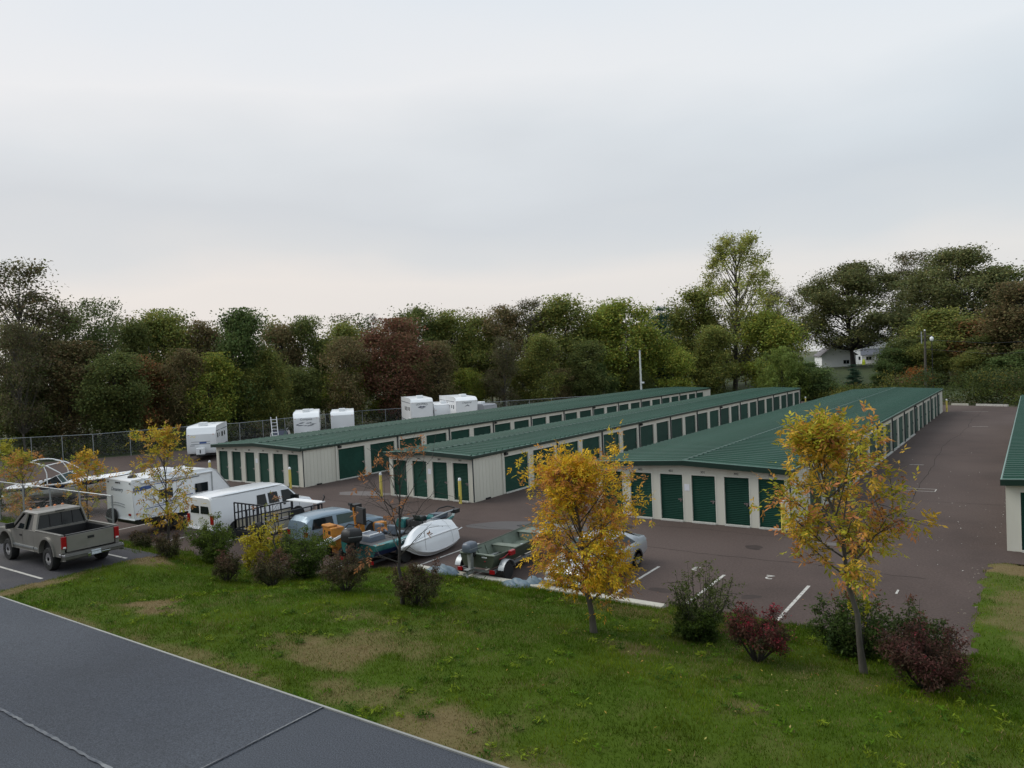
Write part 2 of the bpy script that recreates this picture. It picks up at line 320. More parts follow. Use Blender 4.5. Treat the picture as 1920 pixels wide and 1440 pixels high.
for x0, x1 in ((-19.1, -16.25), (-16.2, -13.2), (-13.15, -9.1), (-8.9, -6.6)):
    MB().bx(x0, x1, 20.06, 20.38, -0.05, 0.17 if x1 < -9 else 0.05).build('kerb', MT['kerb'], lot, bevel=0.02)
for x0, y0, x1, y1, m in ((-8.4, 104.9, -6.6, 104.2, 'kerb'), (-5.8, 103.9, -2.6, 102.5, 'line'), (-1.6, 102.0, 3, 100.0, 'kerb'), (3.2, 99.9, 9, 97.3, 'kerb')):
    MB().beam((x0, y0, 0.1), (x1, y1, 0.1), 0.2, 0.24).build('kerb', MT[m], lot)
MT['wet'] = M('puddle_water', (0.05, 0.05, 0.055), 0.08, 0, 0.1, 1, spec=0.7)
MT['damp'] = M('damp_asphalt', (0.060, 0.052, 0.050), 0.5, 0, 0.15, 1)
def blob(cx, cy, a, b, ang, seed, n=40, k=0.16):
    r = random.Random(seed); ph = [r.uniform(0, 6.28) for _ in range(4)]; P = []
    for i in range(n):
        t = 2 * math.pi * i / n; q = 1 + k * (math.sin(2 * t + ph[0]) + 0.6 * math.sin(3 * t + ph[1]) + 0.4 * math.sin(5 * t + ph[2]))
        x, y = a * q * math.cos(t), b * q * math.sin(t); P.append((cx + x * math.cos(ang) - y * math.sin(ang), cy + x * math.sin(ang) + y * math.cos(ang)))
    return P
sheet('damp_patch', blob(-19.0, 28.1, 2.6, 1.15, 0.25, 3), 0.003, MT['damp'], lot)
sheet('puddle', blob(-18.2, 28.3, 1.5, 0.62, 0.25, 5), 0.006, MT['wet'], lot)
MT['patch'] = M('faded_asphalt', (0.125, 0.108, 0.103), 0.9, 0, 0.15, 1.0, 0.2, 60)
sheet('worn_patch', blob(-33.5, 31.5, 1.8, 0.7, 0.3, 9), 0.0025, MT['patch'], lot)
sheet('worn_patch', blob(-6.3, 30.2, 1.2, 0.25, 0.1, 12), 0.0025, MT['patch'], lot)
for (a, b, c, d) in ((-5.9, 43.0, -4.3, 43.1), (-5.9, 43.75, -4.3, 43.85), (-4.3, 43.1, -4.3, 43.85)): strip(lot, 'pavement_scratch', a, b, c, d, 0.05, 0.004, MT['line'])
for (a, b, c, d) in ((-6.6, 94.7, -4.2, 94.75), (-4.7, 77.9, -3.5, 78.0), (-6.6, 52.5, -5.8, 52.6)): strip(lot, 'pavement_scratch', a, b, c, d, 0.09, 0.004, MT['line'])

MT['oil'] = M('oil_stain', (0.050, 0.038, 0.034), 0.8, 0, 0.25, 3, spec=0.15); MT['tar'] = M('crack_sealer', (0.030, 0.025, 0.023), 0.85, 0, 0.2, 3, spec=0.08)
for k, (x, y, a) in enumerate(((-10.0, 22.0, 0.35), (-7.3, 22.6, 0.3), (-4.2, 22.2, 0.4), (-18.0, 22.5, 0.3), (-7.6, 21.6, 0.18), (-15.0, 29.5, 0.5), (-5.2, 36.5, 0.5), (-33.8, 38.5, 0.5), (-21.5, 33.5, 0.6), (-9.0, 28.5, 0.4))): sheet('oil_stain', blob(x, y, a, a * 0.7, k, 60 + k, 24), 0.003 + 0.0001 * k, MT['oil'], lot)
def crack(x0, y0, x1, y1, seed, w=0.03, n=26):
    r = random.Random(seed); m = MB(); prev = None; d = Vector((x1 - x0, y1 - y0)).normalized(); nn = Vector((-d.y, d.x)); off = 0
    for q in range(n + 1):
        off += r.uniform(-0.09, 0.09); c = Vector((x0 + (x1 - x0) * q / n, y0 + (y1 - y0) * q / n)) + nn * off; ww = w * r.uniform(0.4, 1.0); cur = ((c.x - nn.x * ww, c.y - nn.y * ww, 0.0036), (c.x + nn.x * ww, c.y + nn.y * ww, 0.0036))
        if prev: m.add([prev[0], cur[0], cur[1], prev[1]], [(0, 1, 2, 3)])
        prev = cur
    return m.build('sealed_crack', MT['tar'], lot)
crack(-22, 27.2, -3, 26.6, 1, 0.018, 60); crack(-5.0, 27, -4.6, 100, 2, 0.02, 90); crack(-35, 29.5, -22, 27.2, 3, 0.018, 40); crack(-19, 30.6, -8, 30.2, 4, 0.012, 30); crack(-8.3, 40, -1.2, 40.4, 5, 0.015, 20); crack(-8.3, 58, -1.2, 57.6, 6, 0.018, 20); crack(-13, 26.8, -11.5, 20.6, 7, 0.010, 20)

# ------------------------------------------------------------------ the roof we look over
RZ = 5.7
MT['rollroof'] = M('granulated_roofing', (0.043, 0.049, 0.062), 0.9, 0, 0.25, 0.8, 0.5, 220, col2=(0.058, 0.065, 0.079), c2s=0.7, c2t=(0.4, 0.7))
def grainy(m, s=140.0, amt=0.75):
    t = m.node_tree; n = t.nodes; l = t.links; b = n['Principled BSDF']; src = b.inputs['Base Color'].links[0].from_socket
    co = n.new('ShaderNodeTexCoord'); v = n.new('ShaderNodeTexNoise'); v.inputs['Scale'].default_value = s; v.inputs['Detail'].default_value = 2; l.new(co.outputs['Object'], v.inputs['Vector'])
    r = n.new('ShaderNodeMapRange'); r.inputs[1].default_value = 0.3; r.inputs[2].default_value = 0.7; r.inputs[3].default_value = 1 - amt; r.inputs[4].default_value = 1 + amt; l.new(v.outputs[0], r.inputs[0])
    x = n.new('ShaderNodeMix'); x.data_type = 'RGBA'; x.blend_type = 'MULTIPLY'; x.inputs[0].default_value = 1; l.new(src, x.inputs[6]); l.new(r.outputs[0], x.inputs[7]); l.new(x.outputs[2], b.inputs['Base Color'])
grainy(MT['rollroof'], 150, 0.5); grainy(MT['lot'], 14, 0.16); grainy(MT['asphalt'], 18, 0.2)
MT['seam'] = M('weathered_lap_seam', (0.19, 0.195, 0.20), 0.9, 0, 0.3, 9, 0.3, 40, col2=(0.065, 0.072, 0.088), c2s=5.0, c2t=(0.42, 0.62))
bldg = thing('flat_roofed_building', 'flat-roofed building whose grey granulated roof fills the lower left corner', 'building', (0, 0, 0))
MB().bx(-38, 8, -18, 2.45, 0.6, RZ - 0.16).build('wall', MT['wall'], bldg)
MB().bx(-38.1, 8.1, -18.1, 2.60, RZ - 0.16, RZ - 0.012).build('roof_deck', MT['black'], bldg)
MB().bx(-38.12, 8.12, 2.60, 2.613, RZ - 0.13, RZ + 0.008).build('edge_trim', M('weathered_drip_edge', (0.30, 0.30, 0.28), 0.5, 0.3, 0.2, 3), bldg)
rr = random.Random(4); yy = 2.60; row = 0
while yy > -7:
    ends = [-38.1]; x = -38.1 + [6.9, 3.1, 9.4, 5.0][row % 4]
    if row == 0: x = -13.16
    while x < 8.1: ends.append(x); x += 10.0
    ends.append(8.1)
    for i in range(len(ends) - 1):
        z = RZ + 0.004 * (i % 2) + (0.001 if row % 2 else 0)
        MB().bx(ends[i], ends[i + 1], yy - 0.93, yy, RZ - 0.012 - 0.0005 * row, z).build('roof_sheet', MT['rollroof'], bldg)
    if row < 5:
        def ragged(p0, p1, w, nseg, seed):
            r = random.Random(seed); a = Vector(p0); b = Vector(p1); t = (b - a) / nseg; n = Vector((-t.y, t.x, 0)).normalized(); m = MB(); prev = None
            for q in range(nseg + 1):
                c = a + t * q; w0 = w * r.uniform(0.35, 1.0); w1 = w * r.uniform(0.2, 0.9); cur = (c - n * w0, c + n * w1)
                if prev: m.add([prev[0], cur[0], cur[1], prev[1]], [(0, 1, 2, 3)])
                prev = cur
            return m
        ragged((-16, yy - 0.93, RZ + 0.0075), (8, yy - 0.93, RZ + 0.0075), 0.013, 900, row + 20).build('lap_seam', MT['seam'], bldg)
        for xe in ends[1:-1]:
            if -16 < xe < 6: ragged((xe, yy, RZ + 0.0085), (xe - 0.01, yy - 0.93, RZ + 0.0085), 0.006, 120, row + 40 + int(xe)).build('lap_seam', MT['seam'], bldg)
    yy -= 0.93; row += 1

# ------------------------------------------------------------------ storage buildings
DOOR_H = 2.13
_dm = {}
def door_mesh(w):
    k = round(w, 2)
    if k in _dm: return _dm[k]
    m = MB(); n = 26; h = (DOOR_H - 0.10) / n; x0, x1 = -w / 2, w / 2
    for i in range(n):                                   # interlocking curved slats
        z0 = 0.10 + i * h; z1 = z0 + h
        m.add([(x0, 0, z0), (x1, 0, z0), (x1, -0.018, z0 + h * 0.35), (x0, -0.018, z0 + h * 0.35)], [(0, 1, 2, 3)])
        m.add([(x0, -0.018, z0 + h * 0.35), (x1, -0.018, z0 + h * 0.35), (x1, 0, z1), (x0, 0, z1)], [(0, 1, 2, 3)])
    _dm[k] = m.mesh('roll_up_door', MT['door']); return _dm[k]
BAR = {}
def bar_mesh(w):
    k = round(w, 2)
    if k not in BAR: BAR[k] = MB().bx(-w / 2, w / 2, -0.03, 0.02, 0.06, 0.105).mesh('bottom_bar', MT['door'])
    return BAR[k]
LATCH = MB().bx(-0.13, 0.07, -0.04, 0.0, -0.025, 0.035).bx(-0.03, 0.035, -0.055, 0.0, -0.10, 0.05).mesh('latch', MT['chrome'])
def put_door(parent, x, y, w, rz, latch_side=1):
    o = link('roll_up_door', door_mesh(w), parent, (x, y, 0)); o.rotation_euler = (0, 0, rz)
    link('bottom_bar', bar_mesh(w), o)
    link('latch', LATCH, o, (latch_side * (w / 2 - 0.12), -0.01, 1.0))
    return o
_pm = {}
def panel_mesh(L, rise, pw):
    """one roof sheet with its trapezoid rib, running down the slope along +x"""
    k = (round(L, 2), round(rise, 2), pw)
    if k in _pm: return _pm[k]
    prof = [(0, 0), (0.03, 0.08), (0.13, 0.08), (0.165, 0), (pw, 0)]; m = MB()
    a = [(0, y, z + rise) for y, z in prof]; b = [(L, y, z) for y, z in prof]; n = len(prof)
    m.add(a + b, [(i, i + n, i + n + 1, i + 1) for i in range(n - 1)]); m.add([b[0], b[1], b[2], b[3]], [(0, 1, 2, 3)])
    _pm[k] = m.mesh('roof_panel', MT['roof']); return _pm[k]
def storage(label, X0, X1, Y0, Y1, fdoors, fw, numbers, ns, extra=None, pw=0.58):
    t = thing('storage_building', label, 'storage building', ((X0 + X1) / 2, Y0, 0), 0, 'rows of self-storage units')
    hw = (X1 - X0) / 2; L = Y1 - Y0; cx = (X0 + X1) / 2; oh = 0.07; ZE = 2.60; rise = 0.042 * (hw + oh) ; th = 0.10
    # front wall: piers between the doors and a gable band above them
    fd = [x - cx for x in fdoors]; edges = [-hw] + [e for d in fd for e in (d - fw / 2, d + fw / 2)] + [hw]
    for i in range(0, len(edges), 2): MB().bx(edges[i], edges[i + 1], 0, th, 0, DOOR_H).build('front_pier', MT['wall'], t)
    zg = 2.50; m = MB(); m.prism([(-hw, DOOR_H), (hw, DOOR_H), (hw, zg), (0, zg + 0.042 * hw), (-hw, zg)], 0.002, th); m.build('gable', MT['wall'], t)
    m = MB()
    for d in fd:
        m.bx(d - fw / 2 - 0.05, d + fw / 2 + 0.05, -0.012, 0.0, DOOR_H, DOOR_H + 0.06)
        m.bx(d - fw / 2 - 0.05, d - fw / 2, -0.012, 0.0, 0.0, DOOR_H); m.bx(d + fw / 2, d + fw / 2 + 0.05, -0.012, 0.0, 0, DOOR_H)
    m.build('door_trim', MT['trimcream'], t)
    for d, s in zip(fd, numbers):
        put_door(t, d, 0.085, fw, 0); MB().bx(d - fw / 2, d + fw / 2, -0.10, 0.12, -0.02, 0.065).build('door_sill', MT['sill'], t)
        if s: text('unit_number', s, 0.15, MT['ink'], t, (d, -0.006, DOOR_H + 0.15), (math.pi / 2, 0, 0))
    # long walls, doors on the right side
    m = MB(); m.bx(hw - th, hw, th, ns[0] - Y0, 0, zg); m2 = MB()
    k = 0.0
    while 0.25 + k < ns[0] - Y0: m2.bx(hw, hw + 0.010, 0.25 + k, 0.30 + k, 0.03, zg - 0.02); k += 0.305
    if ns[1]:
        w = ns[2]; pitch = ns[3]; y = ns[0] - Y0; n = ns[1]
        ys_ = [y + 0.33 + pitch * i for i in range(n)]; prev = y
        for q in ys_: m.bx(hw - th, hw, prev, q, 0, zg); prev = q + w
        m.bx(hw - th, hw, prev, L, 0, zg); m.bx(hw - th + 0.002, hw - 0.002, y, L, DOOR_H, zg)
        tr = MB()
        for i, q in enumerate(ys_):
            d = put_door(t, hw - 0.085, q + w / 2, w, math.pi / 2)
            tr.bx(hw, hw + 0.012, q - 0.05, q + w + 0.05, DOOR_H, DOOR_H + 0.06); tr.bx(hw, hw + 0.012, q - 0.05, q, 0, DOOR_H); tr.bx(hw, hw + 0.012, q + w, q + w + 0.05, 0, DOOR_H)
            if i < 12: MB().bx(hw - 0.1, hw + 0.10, q, q + w, -0.02, 0.06).build('door_sill', MT['sill'], t)
        tr.build('door_trim', MT['trimcream'], t)
        for i in range(0, n + 1, 2):
            q = y + 0.1 + pitch * i
            if q < L: MB().bx(hw + 0.01, hw + 0.085, q - 0.04, q + 0.04, 0.05, zg + 0.02).build('downspout', MT['spout'] if i else MT['trimcream'], t)
        for i in (0, 6, 12):
            q = y + 0.3 + pitch * i
            if q < L and i < n: MB().bx(hw + 0.002, hw + 0.16, q, q + 0.24, 2.22, 2.38).build('wall_light', MT['black'], t, bevel=0.02)
    m.bx(-hw, -hw + th, th, L, 0, zg); m.bx(-hw + th, hw - th, L - th, L, 0, zg)
    m.build('long_wall', MT['wall'], t); m2.build('wall_rib', MT['wall'], t)
    MB().bx(hw - 0.02, hw + 0.03, -0.03, 0.02, 0.02, zg).build('corner_downspout', MT['spout'], t)
    MB().bx(hw + 0.03, hw + 0.10, 1.0, 1.4, 0.0, 0.09).build('drain_outlet', MT['black'], t)
    # roof: individual ribbed sheets on both slopes
    nP = int((L + 0.5) / pw); Ls = hw + oh
    for s in (1, -1):
        me = panel_mesh(Ls, rise, pw)
        for i in range(nP):
            o = link('roof_panel', me, t, (0, -0.25 + (i if s > 0 else i + 1) * pw, ZE - 0.02)); 
            if s < 0: o.rotation_euler = (0, 0, math.pi)
    Lr = -0.25 + nP * pw
    MB().add([(-0.09, -0.26, ZE + rise + 0.035), (0, -0.26, ZE + rise + 0.055), (0.09, -0.26, ZE + rise + 0.035), (-0.09, Lr, ZE + rise + 0.035), (0, Lr, ZE + rise + 0.055), (0.09, Lr, ZE + rise + 0.035)], [(0, 1, 4, 3), (1, 2, 5, 4)]).build('ridge_cap', MT['roof'], t)
    for s in (1, -1):
        MB().bx(s * Ls - (0.05 if s > 0 else 0.07), s * Ls + (0.07 if s > 0 else 0.05), -0.30, Lr + 0.02, ZE - 0.20, ZE - 0.035).build('gutter', MT['fascia'], t, bevel=0.03)
        MB().bx(s * Ls - 0.02 + 0.05 * s, s * Ls + 0.02 + 0.05 * s, -0.30, Lr, ZE - 0.033, ZE - 0.012).build('gutter_lip', MT['edge'], t)
        ex = s * (Ls + 0.07)
        pr = [(0, ZE + rise - 0.19), (ex, ZE - 0.21), (ex, ZE - 0.005), (0, ZE + rise + 0.015)]
        MB().prism(pr if s > 0 else pr[::-1], -0.345, -0.252).build('rake_fascia', MT['fascia'], t, bevel=0.02)
        MB().add([(0, -0.35, ZE + rise + 0.055), (ex, -0.35, ZE + 0.035), (ex, -0.29, ZE + 0.035), (0, -0.29, ZE + rise + 0.055), (0, -0.35, ZE + rise + 0.035), (ex, -0.35, ZE + 0.015)], [(0, 1, 2, 3), (0, 4, 5, 1)]).build('rake_cap', MT['edge'], t)
    MB().bx(-Ls + 0.1, Ls - 0.1, -0.24, L, zg - 0.10, zg + 0.012 - 0.10).build('soffit', MT['fascia'], t) if False else None
    return t
bA = storage('longest green-roofed storage building, farthest left, with six narrow front doors', -48.80, -39.22, 31.7, 106.5, [-47.97, -46.43, -44.89, -43.33, -41.79, -40.25], 1.07, ['803', '802', '801', '701', '702', '703'], (34.38, 23, 2.46, 3.02))
bB = storage('narrow middle green-roofed storage building with four front doors', -31.42, -25.14, 31.7, 101.0, [-30.6, -29.05, -27.52, -26.02], 1.08, ['602', '601', '501', '502'], (34.32, 22, 2.46, 3.02))
bC = storage('nearest wide green-roofed storage building behind the two yellow-leaved trees', -17.52, -8.42, 31.7, 94.3, [-16.68, -15.18, -13.67, -12.16, -10.67, -9.19], 1.08, ['403', '402', '401', '301', '302', '303'], (34.45, 19, 2.46, 3.02))
bD = storage('green-roofed storage building cut off by the right edge of the picture', -0.95, 8.15, 31.7, 80, [0.03, 1.53, 3.03, 4.53, 6.03, 7.3], 1.08, ['', '', '', '', '', ''], (34.45, 0, 2.46, 3.02))
for bd, xw in ((bC, -12.92), (bB, -28.28), (bA, -44.11)):
    cxb = bd.location.x; MB().bx(xw - cxb - 0.12, xw - cxb + 0.12, -0.012, -0.004, 1.42, 1.72).build('notice_board', M('white_notice', (0.72, 0.72, 0.76), 0.5, 0, 0.06, 8), bd)

# ------------------------------------------------------------------ bollards
bp = [(0.0, 0), (0.085, 0), (0.085, 1.28)]; BOL = MB().lathe([(0.085, 0.0), (0.085, 1.27)], 14).mesh('post', MT['yellow'], 40)
CAP = MB().lathe([(0.088, 1.26), (0.088, 1.33), (0.07, 1.39), (0.035, 1.415), (0.004, 1.42)], 14).mesh('cap', MT['white'], 60)
MARK = MB().bx(-0.02, 0.02, -0.089, -0.083, 0.12, 0.42).mesh('dark_mark', MT['ink'])
for x, y, lab in ((-49.4, 31.5, 'yellow bollard at the left front corner of the longest storage building'), (-39.8, 31.05, 'yellow bollard at the right front corner of the longest storage building'),
                  (-31.75, 31.25, 'yellow bollard at the left front corner of the narrow storage building'), (-25.7, 31.2, 'yellow bollard at the right front corner of the narrow storage building'),
                  (-8.62, 31.25, 'yellow bollard at the right front corner of the nearest storage building, behind yellow leaves'), (-8.05, 94.6, 'yellow bollard at the far end of the nearest storage building'), (-24.6, 101.4, 'yellow bollard at the far end of the narrow storage building')):
    b = thing('bollard', lab, 'bollard', (x, y, 0), 0, 'yellow bollards at the building corners'); link('post', BOL, b); link('cap', CAP, b); link('dark_mark', MARK, b)

# ------------------------------------------------------------------ chain-link fences
def fence(label, pts, h, zb, step=3.05, wire=0.0032, pitch=0.10):
    t = thing('chain_link_fence', label, 'fence', (pts[0][0], pts[0][1], zb), 0); o0 = Vector((pts[0][0], pts[0][1], 0)); fab = []
    post = MB().tube([(0, 0, -0.3), (0, 0, h + 0.03)], 0.036, 8).mesh('post', MT['galv'], 40)
    for a, b in zip(pts[:-1], pts[1:]):
        A = Vector((*a, 0)) - o0; B = Vector((*b, 0)) - o0; n = max(1, round((B - A).length / step))
        for i in range(n + 1 if b == pts[-1] else n):
            link('post', post, t, A.lerp(B, i / n))
        for i in range(n):
            MB().tube([A.lerp(B, i / n) + Vector((0, 0, h)), A.lerp(B, (i + 1) / n) + Vector((0, 0, h))], 0.026, 6).build('top_rail', MT['galv'], t, 40)
        L = (B - A).length; d = (B - A) / L; nn = Vector((-d.y, d.x, 0)); k = int((L + h) / pitch)
        for s in (0, 1):
            for i in range(k):
                u0 = -h + i * pitch; u1 = u0 + h; z0, z1 = 0.05, h
                if u0 < 0: z0 += -u0 * (h - 0.05) / h; u0 = 0
                if u1 > L: z1 -= (u1 - L) * (h - 0.05) / h; u1 = L
                if u1 <= u0: continue
                p, q = (A + d * u0, A + d * u1) if s == 0 else (A + d * (L - u0), A + d * (L - u1)); fab.append((p + Vector((0, 0, z0)) + nn * 0.004 * s, q + Vector((0, 0, z1)) + nn * 0.004 * s))
    m = MB()
    for p, q in fab: m.tube([p, q], wire, 3, cap=False)
    f = m.build('wire_mesh', MT['galv'], t); f['kind'] = 'stuff'; return t
fence('long back chain-link fence between the lot and the woods', [(-92, 24.5), (-83.9, 30.9), (-77.0, 36.5), (-75.2, 43.0), (-71.6, 49.5), (-70.6, 66.8), (-66.8, 71.3), (-60, 83.9), (-50, 97), (-42, 112)], 2.3, 0.0, wire=0.0019, pitch=0.16)
fence('near chain-link fence behind the tan pickup', [(-46, 15.7), (-31.9, 15.75)], 2.1, 0.58, 2.9, 0.0014, 0.09)

# ------------------------------------------------------------------ vehicle building blocks (x forward, y left, z up)
def wheel(parent, x, y, r, w, rim='chrome', n=22, spokes=6, z=None):
    o = link('wheel', None, parent, (x, y, r if z is None else z)); s = 1 if y > 0 else -1
    MB().lathe([(r * 0.60, -w / 2), (r * 0.93, -w / 2), (r, -w * 0.34), (r, w * 0.34), (r * 0.93, w / 2), (r * 0.60, w / 2), (r * 0.60, w * 0.2), (r * 0.60, -w * 0.2)], n, axis='y').build('tyre', MT['rubber'], o, 50)
    a = s * w * 0.44; b = s * w * 0.30
    m = MB().lathe([(r * 0.61, a), (r * 0.55, a), (r * 0.52, b), (r * 0.22, b + s * 0.01), (r * 0.18, a), (r * 0.02, a)], n, axis='y')
    for k in range(spokes):
        t = 2 * math.pi * k / spokes; m.beam((r * 0.15 * math.cos(t), a - s * 0.02, r * 0.15 * math.sin(t)), (r * 0.56 * math.cos(t), a - s * 0.02, r * 0.56 * math.sin(t)), r * 0.17, 0.03, (0, 1, 0))
    m.build('rim', MT[rim] if isinstance(rim, str) else rim, o, 40)
    return o
def arc(cx, cz, r, a0, a1, n=10): return [(cx + r * math.cos(math.radians(a0 + (a1 - a0) * i / n)), cz + r * math.sin(math.radians(a0 + (a1 - a0) * i / n))) for i in range(n + 1)]
def shell(stations, mat, name, parent, sm=35, bev=0):
    """car-like body: stations (x, zbottom, zbelt, ztop, w_belt, w_top)"""
    rings = []
    for x, zb, zm, zt, w, wt in stations:
        h = [(w * 0.90, zb), (w, zb + (zm - zb) * 0.30), (w * 1.0, zb + (zm - zb) * 0.75), (w * 0.975, zm), (wt + (w * 0.975 - wt) * 0.12, zm + (zt - zm) * 0.86), (wt * 0.86, zt - 0.01), (wt * 0.4, zt + 0.012)]
        rings.append([(x, y, z) for y, z in h] + [(x, -y, z) for y, z in h[::-1]])
    return MB().loft(rings).build(name, mat, parent, sm)
def side_pane(parent, name, pts, yb, yt, zb, zt, mat, th=0.012):
    """glass on both flanks following the tumblehome; pts are (x,z)"""
    for s in (1, -1):
        P = [(x, s * (yb + (yt - yb) * (z - zb) / (zt - zb)), z) for x, z in pts]
        MB().pane(P if s < 0 else P[::-1], th).build(name, mat, parent)
def disc(parent, name, x, y, z, r, mat, s):
    MB().lathe([(r, 0), (r, 0.012)], 20, (x, y - (0.012 if s < 0 else 0), z), 'y').build(name, mat, parent)

# ------------------------------------------------------------------ tan pickup on the upper car park
MT['tan'] = M('pewter_truck_paint', (0.245, 0.232, 0.208), 0.33, 0.3, 0.08, 1.0, col2=(0.20, 0.188, 0.166), c2s=1.2, coat=0.15)
pk = thing('pickup_truck', 'tan extended-cab pickup with open black bed parked on the upper car park', 'pickup truck', (-29.92, 12.62, 1.0), math.pi)
zl = 0.56
side = [(2.78, 0.62), (2.78, 1.02), (2.70, 1.12), (1.42, 1.22), (-0.62, 1.27), (-0.62, zl), (0.98, zl)] + [(2.21, zl)] 
fr = [(2.80, 0.66), (2.80, 1.02), (2.66, 1.13), (1.36, 1.23), (-0.60, 1.28), (-0.60, zl)] + [(1.12, zl)] + arc(1.66, zl, 0.54, 180, 0)[1:-1] + [(2.20, zl), (2.72, zl)]
MB().prism(fr, -0.96, 0.96).build('cab_body', MT['tan'], pk, bevel=0.035)
bs = [(-0.61, zl), (-0.61, 1.30), (-2.72, 1.32), (-2.72, 0.62), (-2.30, zl)] + [(-1.05, zl)]
bs = [(-0.615, 1.29), (-2.70, 1.31), (-2.70, 0.66), (-2.62, zl), (-2.16, zl)] + arc(-1.62, zl, 0.54, 180, 0)[1:-1] + [(-1.08, zl), (-0.615, zl)]
for s in (1, -1): MB().prism(bs, min(s * 0.86, s * 0.97), max(s * 0.86, s * 0.97)).build('bed_side', MT['tan'], pk, bevel=0.03)
MB().bx(-2.60, -0.64, -0.86, 0.86, 0.74, 0.80).bx(-0.70, -0.63, -0.86, 0.86, 0.80, 1.25).bx(-2.6, -0.7, 0.80, 0.858, 0.8, 1.27).bx(-2.6, -0.7, -0.858, -0.80, 0.8, 1.27).build('bed_liner', MT['black'], pk)
for s in (1, -1): MB().bx(-2.68, -0.66, s * 0.91 - 0.052, s * 0.91 + 0.052, 1.312, 1.335).build('bed_rail_cap', MT['tan'], pk, bevel=0.01)
tg = MB().bx(-2.73, -2.64, -0.80, 0.80, 0.72, 1.29).build('tailgate', MT['tan'], pk, bevel=0.02)
MB().bx(-2.735, -2.60, -0.80, 0.80, 1.292, 1.318).build('tailgate_cap', MT['black'], tg)
MB().bx(-2.742, -2.731, -0.11, 0.11, 1.06, 1.15).build('handle', MT['black'], tg)
MB().bx(-2.735, -2.731, -0.66, 0.66, 0.83, 0.835).bx(-2.735, -2.731, -0.66, 0.66, 1.02, 1.025).build('crease', MT['tan'], tg)
for s in (1, -1):
    MB().bx(-2.755, -2.68, min(s * 0.81, s * 0.972), max(s * 0.81, s * 0.972), 0.86, 1.27).build('tail_light', MT['red'], pk, bevel=0.015)
    MB().bx(-2.76, -2.72, min(s * 0.84, s * 0.94), max(s * 0.84, s * 0.94), 0.875, 0.93).build('reverse_light', MT['white'], pk)
rb = MB().prism([(-2.97, 0.50), (-2.97, 0.64), (-2.90, 0.69), (-2.74, 0.69), (-2.72, 0.46)], -0.98, 0.98).build('rear_bumper', M('dark_bumper', (0.10, 0.095, 0.085), 0.5, 0.2, 0.2, 3), pk, bevel=0.03)
MB().bx(-2.985, -2.972, -0.20, 0.12, 0.52, 0.68).build('number_plate', M('pale_plate', (0.60, 0.64, 0.70), 0.4, 0, 0.15, 14), rb)
MB().bx(-2.99, -2.90, -0.52, -0.22, 0.53, 0.575).bx(-2.99, -2.90, 0.14, 0.24, 0.47, 0.60).build('hitch', MT['chrome'], rb, bevel=0.01)
for s in (1, -1): MB().bx(-2.96, -2.55, min(s * 0.965, s * 1.0), max(s * 0.965, s * 1.0), 0.60, 0.685).build('bumper_end', MT['chrome'], rb, bevel=0.02)
MB().bx(2.76, 2.94, -0.98, 0.98, 0.52, 0.74).build('front_bumper', MT['chrome'], pk, bevel=0.04)
MB().bx(2.79, 2.83, -0.72, 0.72, 0.80, 1.0).build('grille', MT['black'], pk)
for s in (1, -1): MB().bx(2.77, 2.83, min(s * 0.72, s * 0.95), max(s * 0.72, s * 0.95), 0.80, 1.0).build('headlight', MT['white'], pk)
# cab: glass box, roof and pillars
def frust(x0, x1, y, z, X0, X1, Yt, Zt): return [[(x0, -y, z), (x1, -y, z), (x1, y, z), (x0, y, z)], [(X0, -Yt, Zt), (X1, -Yt, Zt), (X1, Yt, Zt), (X0, Yt, Zt)]]
MB().loft(frust(-0.56, 1.30, 0.86, 1.25, -0.48, 0.60, 0.70, 1.84)).build('cab_glass', MT['glass'], pk)
MB().loft([[(x, y, z) for x, y in ((-0.53 + i, -0.76 + j), (0.68 - i, -0.74 + j), (0.68 - i, 0.74 - j), (-0.53 + i, 0.76 - j))] for i, j, z in ((0, 0, 1.80), (0.0, 0, 1.855), (0.06, 0.08, 1.895), (0.25, 0.3, 1.91))]).build('cab_roof', MT['tan'], pk, 50)
m = MB()
for s in (1, -1):
    m.beam((1.36, s * 0.88, 1.22), (0.66, s * 0.735, 1.83), 0.07, 0.08); m.beam((0.30, s * 0.895, 1.24), (0.24, s * 0.745, 1.83), 0.14, 0.05); m.beam((-0.02, s * 0.895, 1.24), (-0.03, s * 0.745, 1.83), 0.001, 0.001)
    m.beam((-0.50, s * 0.885, 1.24), (-0.44, s * 0.74, 1.83), 0.30, 0.06, (0, 1, 0))
m.beam((-0.595, -0.86, 1.275), (-0.595, 0.86, 1.275), 0.07, 0.09); m.beam((-0.505, -0.74, 1.83), (-0.505, 0.74, 1.83), 0.06, 0.08)
m.build('pillar', MT['tan'], pk)
m = MB()
for y in (-0.42, -0.05, 0.36): m.beam((-0.573, y, 1.30), (-0.498, y, 1.80), 0.025, 0.02)
m.build('slider_frame', MT['black'], pk)
MB().bx(-0.55, -0.50, -0.16, 0.16, 1.845, 1.875).build('brake_light', MT['black'], pk)
for s in (1, -1): MB().beam((0.62, s * 0.9, 1.27), (0.62, s * 0.9, 1.45), 0.03, 0.02).bx(1.0, 1.10, min(s * 0.93, s * 1.20), max(s * 0.93, s * 1.20), 1.26, 1.46).build('mirror', MT['black'], pk, bevel=0.02)
for y in (-0.55, -0.28, 0, 0.28, 0.55): MB().lathe([(0.05, 0), (0.045, 0.03), (0.02, 0.05)], 10, (0.52, y, 1.905)).build('roof_lamp', MT['amber'], pk, 50)
